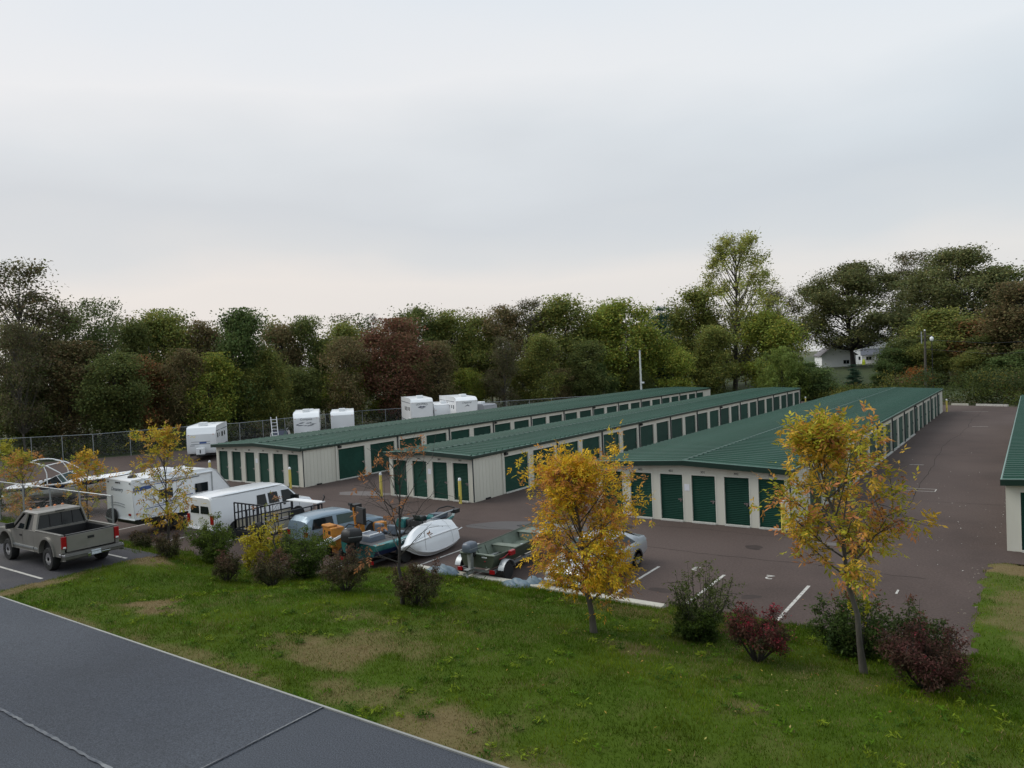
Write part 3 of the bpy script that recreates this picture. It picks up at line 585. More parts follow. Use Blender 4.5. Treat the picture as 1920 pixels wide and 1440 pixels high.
for s in (1, -1):
    MB().bx(-0.56, 1.10, min(s * 0.962, s * 0.985), max(s * 0.962, s * 0.985), 0.66, 0.72).bx(-1.06, -0.64, min(s * 0.972, s * 0.985), max(s * 0.972, s * 0.985), 0.66, 0.72).build('side_moulding', MT['galv'], pk)
    for ax in (-1.62, 1.66):
        o1 = arc(ax, zl, 0.62, 180, 0, 14); o2 = arc(ax, zl, 0.545, 0, 180, 14); MB().prism(o1 + o2, min(s * 0.955, s * 1.02), max(s * 0.955, s * 1.02)).build('wheel_flare', MT['tan'], pk, 30)
    MB().bx(0.30, 0.306, min(s * 0.958, s * 0.9635), max(s * 0.958, s * 0.9635), 0.60, 1.24).bx(1.24, 1.246, min(s * 0.958, s * 0.9635), max(s * 0.958, s * 0.9635), 0.62, 1.22).build('door_seam', MT['black'], pk)
    MB().bx(0.36, 0.50, min(s * 0.955, s * 0.985), max(s * 0.955, s * 0.985), 1.04, 1.10).build('door_handle', MT['black'], pk)
    for ax in (-1.62, 1.66): wheel(pk, ax, s * 0.83, 0.40, 0.27, 'chrome')
MB().bx(-2.6, 2.6, -0.45, 0.45, 0.42, 0.60).bx(-1.70, -1.54, -0.75, 0.75, 0.34, 0.46).build('chassis', MT['black'], pk)
MB().bx(0.2, 0.6, 0.25, 0.60, 1.1, 1.62).bx(0.2, 0.6, -0.60, -0.25, 1.1, 1.62).build('seat', M('seat_cloth', (0.06, 0.055, 0.05), 0.9), pk, bevel=0.05)

# ------------------------------------------------------------------ campers
def camper(label, loc, rz, L, W, zb, zt, nose=0.35, mark=None, ac=0.1, vf=0.72, group=None, stripes=True, pitchf=0.12, vents=1, base='white', fifth=False, awning=False):
    t = thing('travel_trailer', label, 'camper', loc, rz, group)
    if fifth: pr = [(0, zb + 0.9), (0.02, zt - 0.42), (-nose * 0.5, zt - 0.12), (-nose - 0.25, zt), (-L, zt), (-L, zb), (-2.3, zb), (-2.2, zb + 0.8)]
    else: pr = [(-0.12, zb), (0, zb + 0.35), (0.0, zb + (zt - zb) * vf), (-nose, zt - 0.12), (-nose - 0.25, zt), (-L + 0.06, zt), (-L, zt - 0.08), (-L - 0.0, zb)]
    MB().prism(pr[::-1], -W / 2, W / 2).build('body', MT[base], t, 30, bevel=0.05)
    MB().bx(-L * 0.92, -0.3 if not fifth else -2.5, -W / 2 + 0.15, W / 2 - 0.15, zb - 0.22, zb - 0.01).build('chassis', MT['black'], t)
    MB().bx(-nose - ac - 1.25, -nose - ac - 0.45, -0.36, 0.36, zt - 0.01, zt + 0.32).build('roof_air_conditioner', MT['white'], t, bevel=0.07)
    for k in range(vents): MB().bx(-L * 0.35 - 1.4 * k - 1.5, -L * 0.35 - 1.4 * k - 1.1, 0.25, 0.65, zt, zt + 0.14).build('roof_vent', MT['white'], t, bevel=0.03)
    for s in (1, -1):
        y0, y1 = sorted((s * (W / 2 + 0.001), s * (W / 2 + 0.012)))
        for wx, ww, wz, wh in ((-1.3, 0.45, 0.62, 0.42), (-2.3, 0.35, 0.62, 0.35), (-3.6, 0.8, 0.60, 0.45), (-4.9, 0.5, 0.60, 0.4)):
            if -wx + ww / 2 < L: 
                zc = zb + (zt - zb) * wz; MB().bx(wx - ww / 2, wx + ww / 2, y0, y1, zc - wh / 2, zc + wh / 2).build('window', MT['glass'], t)
        if stripes:
            MB().bx(-L + 0.05, -0.15, y0, sorted((s * (W / 2 + 0.001), s * (W / 2 + 0.008)))[1], zb + 0.42, zb + 0.52).bx(-L + 0.05, -0.3, y0, y1 - 0.002, zb + 0.30, zb + 0.34).build('side_stripe', MT['greyblue'], t)
            MB().bx(-L + 0.05, -nose - 0.2, y0, y1 - 0.001, zt - 0.52, zt - 0.46).build('upper_stripe', MT['greyblue'], t)
        d0 = -L * 0.42; MB().bx(d0 - 0.33, d0 + 0.33, y0, y1, zb + 0.15, zb + 1.95).build('door', MT['white'], t)
        for ax in (-L * 0.60, -L * 0.60 - 0.85): wheel(t, ax, s * (W / 2 - 0.14), 0.34, 0.22, 'white', 16)
        disc_z = zb + 0.05
    if not fifth:
        MB().beam((-0.1, 0.7, zb - 0.08), (1.0, 0.05, zb - 0.1), 0.08, 0.1).beam((-0.1, -0.7, zb - 0.08), (1.0, -0.05, zb - 0.1), 0.08, 0.1).beam((0.85, 0, 0.02), (0.85, 0, zb - 0.1), 0.06, 0.06).build('tongue', MT['black'], t)
        g = MB().bx(0.18, 0.62, -0.36, 0.36, zb - 0.02, zb + 0.58).build('gas_bottle_cover', MT['white'], t, bevel=0.05); MB().bx(0.621, 0.63, -0.05, 0.05, zb + 0.1, zb + 0.42).build('slot', MT['ink'], g)
    else:
        MB().bx(-0.9, -0.6, -0.7, -0.6, 0.02, zb + 0.9).bx(-0.9, -0.6, 0.6, 0.7, 0.02, zb + 0.9).build('landing_leg', MT['black'], t)
    zf = zb + (zt - zb) * vf if not fifth else zt - 0.42
    zlo = zb + 0.35 if not fifth else zb + 0.9
    fx = 0.012 if not fifth else 0.03; zc = (zlo + zf) / 2; hh = zf - zlo
    for y in (-W / 2 + 0.16, W / 2 - 0.16): MB().bx(0.0, 0.025, y - 0.04, y + 0.04, zf - 0.06, zf - 0.01).build('marker_light', MT['amber'], t)
    if mark == 'stripes':
        g = MB().bx(0.002, 0.012, -0.85, 0.75, zc + 0.02, zc + 0.05).bx(0.002, 0.012, -0.85, 0.75, zc - 0.20, zc - 0.16).bx(0.002, 0.012, -0.95, -0.55, zc - 0.32, zc - 0.28).build('front_stripe', MT['greyblue'], t)
        MB().bx(0.002, 0.014, -0.15, 0.45, zc - 0.13, zc + 0.0).build('front_window', MT['blue'], t)
    elif mark == 'mountain':
        text('lettering', 'Compass', 0.32, MT['greyblue'], t, (fx - 0.003, 0, zf - 0.12), (math.pi / 2, 0, math.pi / 2))
        r = random.Random(5); m = MB()
        for k in range(16):
            y = r.uniform(-0.85, 0.85); z = zf - 0.62 + r.uniform(-0.16, 0.16) * (1.1 - abs(y)) * 1.6; a = r.uniform(0.12, 0.34); b = r.uniform(0.02, 0.05)
            m.pane([(fx - 0.012, y - a, z - 0.02), (fx - 0.012, y, z - b), (fx - 0.012, y + a, z + 0.01), (fx - 0.012, y - 0.2 * a, z + b)], 0.006 + 0.0006 * k)
        m.build('mountain_graphic', MT['greyblue'], t)
        MB().bx(-0.11, 0.004, -W / 2 + 0.05, W / 2 - 0.05, zb + 0.04, zb + 0.30).build('rock_guard', MT['galv'], t)
    elif mark == 'emblem':
        word = 'COLORADO'
        for k, ch in enumerate(word):
            u = (k - 3.5) / 3.5; text('lettering', ch, 0.30, MT['greyblue'], t, (fx - 0.003, u * 0.56, zf - 0.16 - 0.10 * u * u), (math.pi / 2, -u * 0.25, math.pi / 2))
        zc2 = zf - 0.52; P = [(-0.48, -0.02), (-0.2, -0.07), (0, -0.055), (0.2, -0.07), (0.48, 0.0), (0.28, 0.07), (0.14, 0.10), (0.04, 0.045), (-0.12, 0.115), (-0.28, 0.06)]
        mm = MB(); mm.prism([(y, z + zc2) for y, z in P], 0.0, 0.008); mm.v = [(fx - 0.006 + p[1], p[0], p[2]) for p in mm.v]; mm.build('mountain_emblem', MT['navy'], t)
        mm = MB(); P = [(-0.3, -0.10), (0, -0.20), (0.3, -0.10), (0.12, -0.13), (0, -0.15), (-0.12, -0.13)]; mm.prism([(y, z + zc2) for y, z in P], 0.0, 0.008); mm.v = [(fx - 0.006 + p[1], p[0], p[2]) for p in mm.v]; mm.build('emblem_swoosh', MT['greyblue'], t)
    elif mark == 'script':
        text('lettering', 'Chaparral', 0.27, MT['greyblue'], t, (fx - 0.003, 0, zf - 0.20), (math.pi / 2, 0, math.pi / 2), 0.3)
        mm = MB(); P = [(-0.25, -0.62), (0.12, -0.42), (0.34, -0.62), (0.2, -0.60), (0.1, -0.52), (-0.05, -0.60)]; mm.prism([(y, z + zf) for y, z in P], 0.0, 0.008); mm.v = [(fx - 0.006 + p[1], p[0], p[2]) for p in mm.v]; mm.build('peak_graphic', MT['greyblue'], t)
    elif mark == 'plain':
        MB().bx(-0.02, 0.006, -W / 2 + 0.25, W / 2 - 0.25, zlo + 0.1, zlo + 0.14).build('seam', MT['galv'], t)
    return t
HD = math.radians(-43)
camper('white camper with blue front window stripes standing left of the longest storage building', (-61.5, 38.5, 0), HD, 6.2, 2.42, 0.62, 3.05, 0.38, 'stripes')
camper('rounded white camper with a grey mountain graphic on its nose, behind the longest roof', (-60.2, 49.3, 0), HD + 0.03, 7.0, 2.45, 0.75, 3.45, 0.42, 'mountain', vents=2, vf=0.80)
camper('plain white camper just right of the one with the mountain graphic', (-61.0, 54.8, 0), HD, 6.4, 2.38, 0.7, 3.12, 0.2, 'plain', ac=0.05, stripes=False, vf=0.85)
camper('tall white fifth-wheel camper lettered COLORADO', (-56.0, 62.0, 0), HD + 0.06, 8.5, 2.45, 1.0, 4.02, 0.55, 'emblem', fifth=True)
camper('low white camper between the two tall fifth-wheel campers', (-56.5, 66.5, 0), HD, 6.5, 2.40, 0.7, 3.12, 0.25, 'plain', stripes=False)
camper('tall white fifth-wheel camper with script lettering and a peak graphic', (-52.8, 66.0, 0), HD + 0.10, 8.8, 2.45, 1.0, 3.90, 0.75, 'script', fifth=True)
MT['greycamp'] = M('grey_siding', (0.30, 0.31, 0.33), 0.5, 0, 0.1, 1)
camper('low grey trailer at the right end of the row of white campers', (-53.6, 71.6, 0), HD + 0.7, 6.0, 2.4, 0.6, 2.72, 0.1, None, base='greycamp', ac=0.6, stripes=False)

# near white travel trailer among the parked boats
tt = thing('travel_trailer', 'large white travel trailer with blue swoosh and spare tyre, left of the white van', 'camper', (-36.0, 18.15, 0), math.pi / 2)
L = 5.9; pr = [(0, 0.92), (0, 2.76), (4.05, 2.80), (4.35, 2.72), (5.25, 1.55), (5.2, 1.2), (4.9, 0.86)]
MB().prism(pr[::-1], -1.2, 1.2).build('body', MT['white'], tt, 30, bevel=0.05)
MB().bx(0.3, 5.0, -0.95, 0.95, 0.62, 0.91).beam((4.8, 0.8, 0.8), (6.1, 0.05, 0.7), 0.1, 0.12).beam((4.8, -0.8, 0.8), (6.1, -0.05, 0.7), 0.1, 0.12).beam((6.0, 0, 0.02), (6.0, 0, 0.75), 0.07, 0.07).build('chassis', MT['black'], tt)
MB().bx(1.5, 2.5, -0.42, 0.42, 2.77, 3.05).build('roof_air_conditioner', MT['white'], tt, bevel=0.09)
MB().lathe([(0.22, 0), (0.2, 0.08), (0.1, 0.15), (0.01, 0.16)], 14, (0.7, 0.1, 2.77)).build('roof_vent', MT['black'], tt, 60)
MB().tube([(0.4, -1.24, 2.62), (4.1, -1.24, 2.66)], 0.055, 10).build('awning', MT['white'], tt, 50)
MB().bx(4.08, 4.14, -1.225, -1.20, 0.95, 2.66).build('awning_arm', MT['galv'], tt)
sl_ = MB().bx(0.9, 3.1, -1.235, -1.2, 1.25, 2.45).build('slide_out', MT['white'], tt)
MB().pane([(0.02, -1.203, 2.20), (2.1, -1.203, 2.42), (2.1, -1.203, 2.52), (0.02, -1.203, 2.42)], 0.006).build('blue_swoosh', MT['blue'], tt)
MB().pane([(2.1, -1.238, 2.44), (3.4, -1.238, 2.50), (3.4, -1.238, 2.54), (2.1, -1.238, 2.50)], 0.006).build('grey_swoosh', MT['greyblue'], tt)
for k in range(3): MB().pane([(0.5 + 0.5 * k, -1.238, 1.35 + 0.1 * k), (2.0 + 0.5 * k, -1.238, 1.40 + 0.14 * k), (2.0 + 0.5 * k, -1.238, 1.44 + 0.14 * k), (0.5 + 0.5 * k, -1.238, 1.37 + 0.1 * k)], 0.006).build('lower_swoosh', MT['blue'], tt)
for wx in (1.6, 3.5): MB().bx(wx - 0.35, wx + 0.35, -1.248, -1.236, 1.70, 2.15).build('window', MT['glass'], tt)
text('lettering', 'Dreamery', 0.26, MT['greyblue'], tt, (-0.006, 0.25, 2.30), (math.pi / 2, 0, -math.pi / 2), 0.3)
for k in range(2):
    pts = [(-0.02, 0.85 - 0.16 * i, 1.62 - 0.12 * k + 0.05 * math.sin(i * 0.45)) for i in range(9)]; MB().tube(pts, 0.012, 5).build('rear_swoosh', MT['greyblue'], tt)
for y in (1.02, 0.28, 0.12, -0.04, -0.98): MB().bx(-0.03, 0.0, y - 0.045, y + 0.045, 2.60, 2.66).build('clearance_light', MT['black'], tt)
for y in (0.85, -0.85): MB().bx(-0.035, 0.0, y - 0.09, y + 0.09, 1.10, 1.20).build('tail_light', MT['red'], tt)
MB().bx(0.1, 0.2, -1.215, -1.2, 1.15, 1.22).build('side_marker', MT['red'], tt)
sp = MB().lathe([(0.18, -0.10), (0.36, -0.10), (0.38, -0.05), (0.38, 0.05), (0.36, 0.10), (0.18, 0.10)], 22, (-0.16, 0.55, 1.02), 'x').build('spare_tyre', MT['rubber'], tt, 50)
MB().beam((-0.28, 0.95, 0.95), (-0.28, 0.2, 0.85), 0.03, 0.05).build('spare_carrier', MT['galv'], tt)
for s in (1, -1):
    for ax in (2.3, 3.15): wheel(tt, ax, s * 1.02, 0.36, 0.22, 'white', 16)

# ------------------------------------------------------------------ white cargo van
vn = thing('cargo_van', 'long white cargo van with dark side windows facing the storage buildings', 'van', (-31.35, 22.25, 0), math.pi / 2 + 0.02)
st = [(-2.92, 0.52, 1.22, 2.00, 0.95, 0.76), (-2.86, 0.46, 1.22, 2.06, 0.99, 0.82), (-2.0, 0.40, 1.22, 2.11, 1.0, 0.84), (0.6, 0.40, 1.22, 2.11, 1.0, 0.84), (1.15, 0.40, 1.22, 2.06, 1.0, 0.82), (1.42, 0.40, 1.20, 1.92, 1.0, 0.80), (1.98, 0.42, 1.16, 1.34, 0.99, 0.86), (2.10, 0.44, 1.12, 1.26, 0.98, 0.86), (2.72, 0.46, 1.02, 1.14, 0.95, 0.82), (2.88, 0.52, 0.92, 1.02, 0.90, 0.76)]
shell(st, MT['vanwhite'], 'body', vn, 32)
for s in (1, -1):
    side = lambda z: s * (0.983 + (0.84 - 0.975) * max(0, (z - 1.22)) / 0.83 + 0.003)
    for nm, pts in (('side_window', [(-0.55, 1.26), (0.02, 1.26), (-0.02, 1.76), (-0.50, 1.76)]), ('side_window', [(0.14, 1.26), (0.72, 1.26), (0.66, 1.77), (0.12, 1.77)]), ('door_window', [(0.92, 1.22), (1.86, 1.22), (1.70, 1.42), (1.36, 1.77), (0.92, 1.78)])):
        P = [(x, side(z), z) for x, z in pts]; w = MB().pane(P if s < 0 else P[::-1], 0.010).build(nm, MT['glass'], vn)
    for xs_ in (-0.66, 0.82, 1.92): MB().bx(xs_, xs_ + 0.012, min(s * 0.99, s * 1.004), max(s * 0.99, s * 1.004), 0.45, 1.22).build('door_seam', MT['galv'], vn)
    MB().bx(-2.85, 1.2, min(s * 0.80, s * 0.862), max(s * 0.80, s * 0.862), 2.035, 2.055).build('drip_rail', MT['galv'], vn)
    MB().bx(0.95, 1.09, min(s * 0.995, s * 1.02), max(s * 0.995, s * 1.02), 1.08, 1.14).bx(-0.85, -0.72, min(s * 0.995, s * 1.02), max(s * 0.995, s * 1.02), 1.08, 1.14).build('door_handle', MT['black'], vn)
    MB().bx(1.62, 1.74, min(s * 1.0, s * 1.24), max(s * 1.0, s * 1.24), 1.22, 1.48).build('mirror', MT['black'], vn, bevel=0.03)
    MB().bx(-2.95, -2.88, min(s * 0.78, s * 0.97), max(s * 0.78, s * 0.97), 0.85, 1.25).build('tail_light', MT['red'], vn)
    MB().bx(2.70, 2.90, min(s * 0.70, s * 0.93), max(s * 0.70, s * 0.93), 0.78, 0.98).build('headlight', MT['amber'], vn, bevel=0.03)
    for ax in (-1.75, 1.78):
        MB().prism(arc(ax, 0.40, 0.45, 180, 0, 14), min(s * 0.97, s * 1.006), max(s * 0.97, s * 1.006)).build('wheel_arch', MT['black'], vn)
        wheel(vn, ax, s * 0.90, 0.37, 0.24, 'galv', 18)
    MB().pane([(-2.925, s * 0.06, 1.30), (-2.925, s * 0.70, 1.30), (-2.90, s * 0.62, 1.80), (-2.90, s * 0.06, 1.80)][::(1 if s < 0 else -1)], 0.012).build('rear_window', MT['glass'], vn)
MB().bx(-3.06, -2.86, -0.98, 0.98, 0.44, 0.64).build('rear_bumper', MT['chrome'], vn, bevel=0.03); MB().bx(2.84, 3.0, -0.95, 0.95, 0.46, 0.66).build('front_bumper', MT['chrome'], vn, bevel=0.03)
MB().pane([(1.93, -0.80, 1.36), (1.93, 0.80, 1.36), (1.46, 0.70, 1.88), (1.46, -0.70, 1.88)], 0.012).build('windscreen', MT['glassg'], vn)

# ------------------------------------------------------------------ light blue two-door SUV behind the utility trailer
MT['suvblue'] = M('faded_blue_paint', (0.20, 0.27, 0.33), 0.3, 0.3, 0.1, 1, coat=0.3)
sv = thing('sport_utility_vehicle', 'faded light blue two-door SUV partly hidden by bushes beside the orange machine', 'SUV', (-25.05, 21.9, 0), math.pi / 2 - 0.12); sv.scale = (0.95, 0.95, 0.93)
st = [(-2.08, 0.50, 1.0, 1.10, 0.80, 0.74), (-2.02, 0.42, 1.02, 1.42, 0.84, 0.66), (-1.80, 0.40, 1.03, 1.60, 0.86, 0.66), (-1.0, 0.38, 1.03, 1.66, 0.86, 0.66), (0.15, 0.38, 1.03, 1.64, 0.86, 0.65), (0.40, 0.38, 1.02, 1.57, 0.86, 0.64), (1.02, 0.40, 1.00, 1.10, 0.86, 0.74), (1.9, 0.42, 0.92, 1.0, 0.82, 0.72), (2.10, 0.50, 0.84, 0.92, 0.76, 0.66)]
shell(st, MT['suvblue'], 'body', sv, 32)
for s in (1, -1):
    sd = lambda z: s * (0.84 + (0.66 - 0.84) * (z - 1.03) / 0.54 + 0.012)
    for nm, pts in (('quarter_window', [(-1.86, 1.08), (-0.72, 1.08), (-0.72, 1.50), (-1.68, 1.50)]), ('door_window', [(-0.52, 1.08), (0.80, 1.08), (0.34, 1.48), (-0.50, 1.50)])):
        P = [(x, sd(z), z) for x, z in pts]; MB().pane(P if s < 0 else P[::-1], 0.01).build(nm, MT['glass'] if nm[0] == 'q' else MT['glassg'], sv)
    MB().bx(-2.10, -2.02, min(s * 0.55, s * 0.80), max(s * 0.55, s * 0.80), 0.78, 1.0).build('tail_light', MT['red'], sv)
    for ax in (-1.25, 1.35):
        MB().prism(arc(ax, 0.40, 0.43, 180, 0, 12), min(s * 0.84, s * 0.868), max(s * 0.84, s * 0.868)).build('wheel_arch', MT['black'], sv); wheel(sv, ax, s * 0.76, 0.35, 0.22, 'galv', 18)
MB().pane([(-2.07, 0.62, 1.10), (-2.07, -0.62, 1.10), (-1.92, -0.56, 1.48), (-1.92, 0.56, 1.48)], 0.012).build('rear_window', MT['glass'], sv)
MB().pane([(1.0, -0.70, 1.10), (1.0, 0.70, 1.10), (0.44, 0.58, 1.55), (0.44, -0.58, 1.55)], 0.012).build('windscreen', MT['glassg'], sv)
MB().bx(-2.2, -2.04, -0.84, 0.84, 0.46, 0.62).build('rear_bumper', MT['black'], sv, bevel=0.03)

# ------------------------------------------------------------------ silver sedan behind the golden tree
MT['silver'] = M('silver_paint', (0.50, 0.53, 0.56), 0.25, 0.5, 0.04, 1, coat=0.5)
sc_ = thing('sedan_car', 'silver sedan parked nose-in behind the golden tree', 'car', (-12.62, 22.70, 0), -math.pi / 2)
st = [(-2.32, 0.45, 0.80, 0.92, 0.74, 0.64), (-2.25, 0.32, 0.86, 0.98, 0.82, 0.70), (-1.75, 0.26, 0.88, 1.03, 0.87, 0.72), (-1.15, 0.22, 0.90, 1.30, 0.88, 0.60), (-0.65, 0.22, 0.90, 1.42, 0.88, 0.58), (0.15, 0.22, 0.90, 1.42, 0.88, 0.58), (0.5, 0.22, 0.89, 1.32, 0.88, 0.60), (1.15, 0.22, 0.86, 0.98, 0.88, 0.74), (1.9, 0.24, 0.74, 0.86, 0.85, 0.70), (2.25, 0.28, 0.62, 0.72, 0.78, 0.64), (2.34, 0.34, 0.54, 0.62, 0.70, 0.58)]
shell(st, MT['silver'], 'body', sc_, 40)
for s in (1, -1):
    sd = lambda z: s * (0.862 + (0.60 - 0.862) * (z - 0.90) / 0.46 + 0.010)
    for nm, pts in (('rear_door_window', [(-1.25, 0.95), (-0.28, 0.95), (-0.28, 1.30), (-0.75, 1.30)]), ('front_door_window', [(-0.20, 0.95), (0.88, 0.95), (0.30, 1.28), (-0.20, 1.30)])):
        P = [(x, sd(z), z) for x, z in pts]; MB().pane(P if s < 0 else P[::-1], 0.01).build(nm, MT['glass'], sc_)
    for ax in (-1.35, 1.40):
        MB().prism(arc(ax, 0.31, 0.38, 180, 0, 12), min(s * 0.86, s * 0.89), max(s * 0.86, s * 0.89)).build('wheel_arch', MT['black'], sc_); wheel(sc_, ax, s * 0.79, 0.32, 0.20, 'galv', 20)
    MB().bx(-2.33, -2.22, min(s * 0.5, s * 0.78), max(s * 0.5, s * 0.78), 0.66, 0.82).build('tail_light', MT['red'], sc_); MB().bx(2.18, 2.30, min(s * 0.45, s * 0.72), max(s * 0.45, s * 0.72), 0.55, 0.66).build('headlight', MT['white'], sc_, bevel=0.03)
    MB().bx(0.75, 0.92, min(s * 0.87, s * 1.04), max(s * 0.87, s * 1.04), 0.92, 1.05).build('mirror', MT['silver'], sc_, bevel=0.03)
MB().pane([(1.14, -0.72, 0.99), (1.14, 0.72, 0.99), (0.52, 0.56, 1.33), (0.52, -0.56, 1.33)], 0.012).build('windscreen', MT['glassg'], sc_)
MB().pane([(-1.74, 0.66, 1.045), (-1.74, -0.66, 1.045), (-1.16, -0.56, 1.315), (-1.16, 0.56, 1.315)], 0.012).build('rear_window', MT['glass'], sc_)
MB().bx(2.30, 2.36, -0.35, 0.35, 0.42, 0.55).build('grille', MT['black'], sc_); MB().bx(2.2, 2.42, -0.74, 0.74, 0.26, 0.42).build('front_bumper', MT['silver'], sc_, bevel=0.05)

# ------------------------------------------------------------------ dark vehicle with a white ladder, behind the longest roof
dk = thing('sport_utility_vehicle', 'dark blue SUV with roof rack behind the longest roof', 'SUV', (-60.2, 46.0, 0), HD)
st = [(-2.3, 0.6, 1.1, 1.3, 0.86, 0.78), (-2.2, 0.5, 1.2, 1.85, 0.9, 0.74), (-1.5, 0.5, 1.2, 2.0, 0.92, 0.76), (0.2, 0.5, 1.2, 1.98, 0.92, 0.75), (0.9, 0.5, 1.18, 1.3, 0.92, 0.8), (2.1, 0.5, 1.1, 1.2, 0.9, 0.78), (2.25, 0.6, 1.0, 1.1, 0.84, 0.72)]
MT['dkblue'] = M('dark_blue_paint', (0.015, 0.020, 0.045), 0.25, 0.2, 0.1, 1, coat=0.4)
shell(st, MT['dkblue'], 'body', dk, 35)
for s in (1, -1):
    P = [(x, s * (0.92 - 0.22 * (z - 1.2)), z) for x, z in ((-1.9, 1.26), (0.7, 1.26), (0.2, 1.78), (-1.8, 1.80))]; MB().pane(P if s < 0 else P[::-1], 0.012).build('side_window', MT['glass'], dk)
    for ax in (-1.4, 1.4): wheel(dk, ax, s * 0.82, 0.38, 0.24, 'galv', 16)
    MB().tube([(-1.9, s * 0.66, 2.08), (0.2, s * 0.66, 2.08)], 0.025, 6).build('roof_rail', MT['galv'], dk)
MB().pane([(0.88, -0.74, 1.32), (0.88, 0.74, 1.32), (0.24, 0.66, 1.92), (0.24, -0.66, 1.92)], 0.012).build('windscreen', MT['glassg'], dk)
MB().bx(2.2, 2.32, -0.85, 0.85, 0.55, 0.75).build('bumper', MT['galv'], dk)
ld = thing('ladder', 'white ladder leaning in front of the dark blue SUV behind the longest roof', 'ladder', (-58.3, 44.27, 0), HD + math.pi / 2)
m0, m1 = (-0.32, -0.25, 0.02), (-0.55, 0.55, 3.45)
for s in (0, 0.52): MB().beam((m0[0] + s, m0[1], m0[2]), (m1[0] + s, m1[1], m1[2]), 0.07, 0.05).build('stile', MT['white'], ld)
for k in range(11):
    q = (k + 0.6) / 11.4; a = Vector(m0).lerp(Vector(m1), q); MB().beam(a, a + Vector((0.52, 0, 0)), 0.04, 0.05).build('rung', MT['white'], ld)

# ------------------------------------------------------------------ boats (x towards the bow)
def hull_rings(S, mids=True):
    rings = []
    for x, bg, zg, bc, zc, zk in S:
        h = [(bg, zg), (bg * 0.5 + bc * 0.5 + 0.03 * bg, (zg + zc) / 2), (bc, zc), (bc * 0.5, (zc + zk) / 2 - 0.01), (0, zk)]
        rings.append([(x, y, z) for y, z in h] + [(x, -y, z) for y, z in h[-2::-1]])
    return rings
def hull(S, mat, name, parent, sm=35): return MB().loft(hull_rings(S), cap=True, closed=False).build(name, mat, parent, sm)
def deck(S, mat, name, parent, dz=0.0, x0=None, x1=None, inset=0.0, camber=0.04):
    T = [s for s in S if (x0 is None or s[0] >= x0) and (x1 is None or s[0] <= x1)]
    rings = [[(x, (bg - inset), zg + dz), (x, (bg - inset) * 0.5, zg + dz + camber * 0.75), (x, 0, zg + dz + camber), (x, -(bg - inset) * 0.5, zg + dz + camber * 0.75), (x, -(bg - inset), zg + dz)] for x, bg, zg, *_ in T]
    return MB().loft(rings, cap=False, closed=False).build(name, mat, parent, 40)
def outboard(parent, loc, h, cowl, leg, tilt=0.0, scale=1.0, name='outboard_motor'):
    o = link(name, None, parent, loc); o.rotation_euler = (0, tilt, 0); o.scale = (scale,) * 3
    rings = [[(x0, -w, z), (x1, -w, z), (x1 + 0.03, 0, z), (x1, w, z), (x0, w, z), (x0 - 0.03, 0, z)] for x0, x1, w, z in ((-0.26, 0.12, 0.15, 0.02), (-0.33, 0.18, 0.19, 0.08), (-0.34, 0.19, 0.195, 0.20), (-0.33, 0.18, 0.185, 0.34), (-0.27, 0.13, 0.15, 0.42), (-0.15, 0.05, 0.09, 0.45))]
    c = MB().loft(rings).build('cowling', cowl, o, 45)
    MB().bx(-0.345, 0.19, -0.197, 0.197, 0.185, 0.205).build('cowl_seam', MT['galv'], c)
    MB().loft([[(x0, -w, z), (x1, -w, z), (x1, w, z), (x0, w, z)] for x0, x1, w, z in ((-0.18, 0.06, 0.09, 0.03), (-0.16, 0.05, 0.07, -0.35), (-0.17, 0.02, 0.045, -0.75), (-0.20, 0.05, 0.03, -0.80))]).build('leg', leg, o, 40)
    MB().bx(-0.42, 0.10, -0.11, 0.11, -0.62, -0.60).build('cavitation_plate', leg, o)
    MB().tube([(-0.40, 0, -0.78), (-0.30, 0, -0.78), (0.05, 0, -0.78), (0.16, 0, -0.78)], [0.03, 0.06, 0.06, 0.01], 10).build('gearcase', leg, o, 50)
    m = MB()
    for k in range(3):
        a = 2 * math.pi * k / 3; m.beam((-0.38, 0.03 * math.cos(a), -0.78 + 0.03 * math.sin(a)), (-0.40, 0.15 * math.cos(a), -0.78 + 0.15 * math.sin(a)), 0.08, 0.012, (1, 0.3, 0))
    m.build('propeller', MT['galv'], o)
    MB().bx(0.0, 0.16, -0.13, 0.13, -0.16, 0.05).build('clamp_bracket', MT['black'], o, bevel=0.02)
    return o
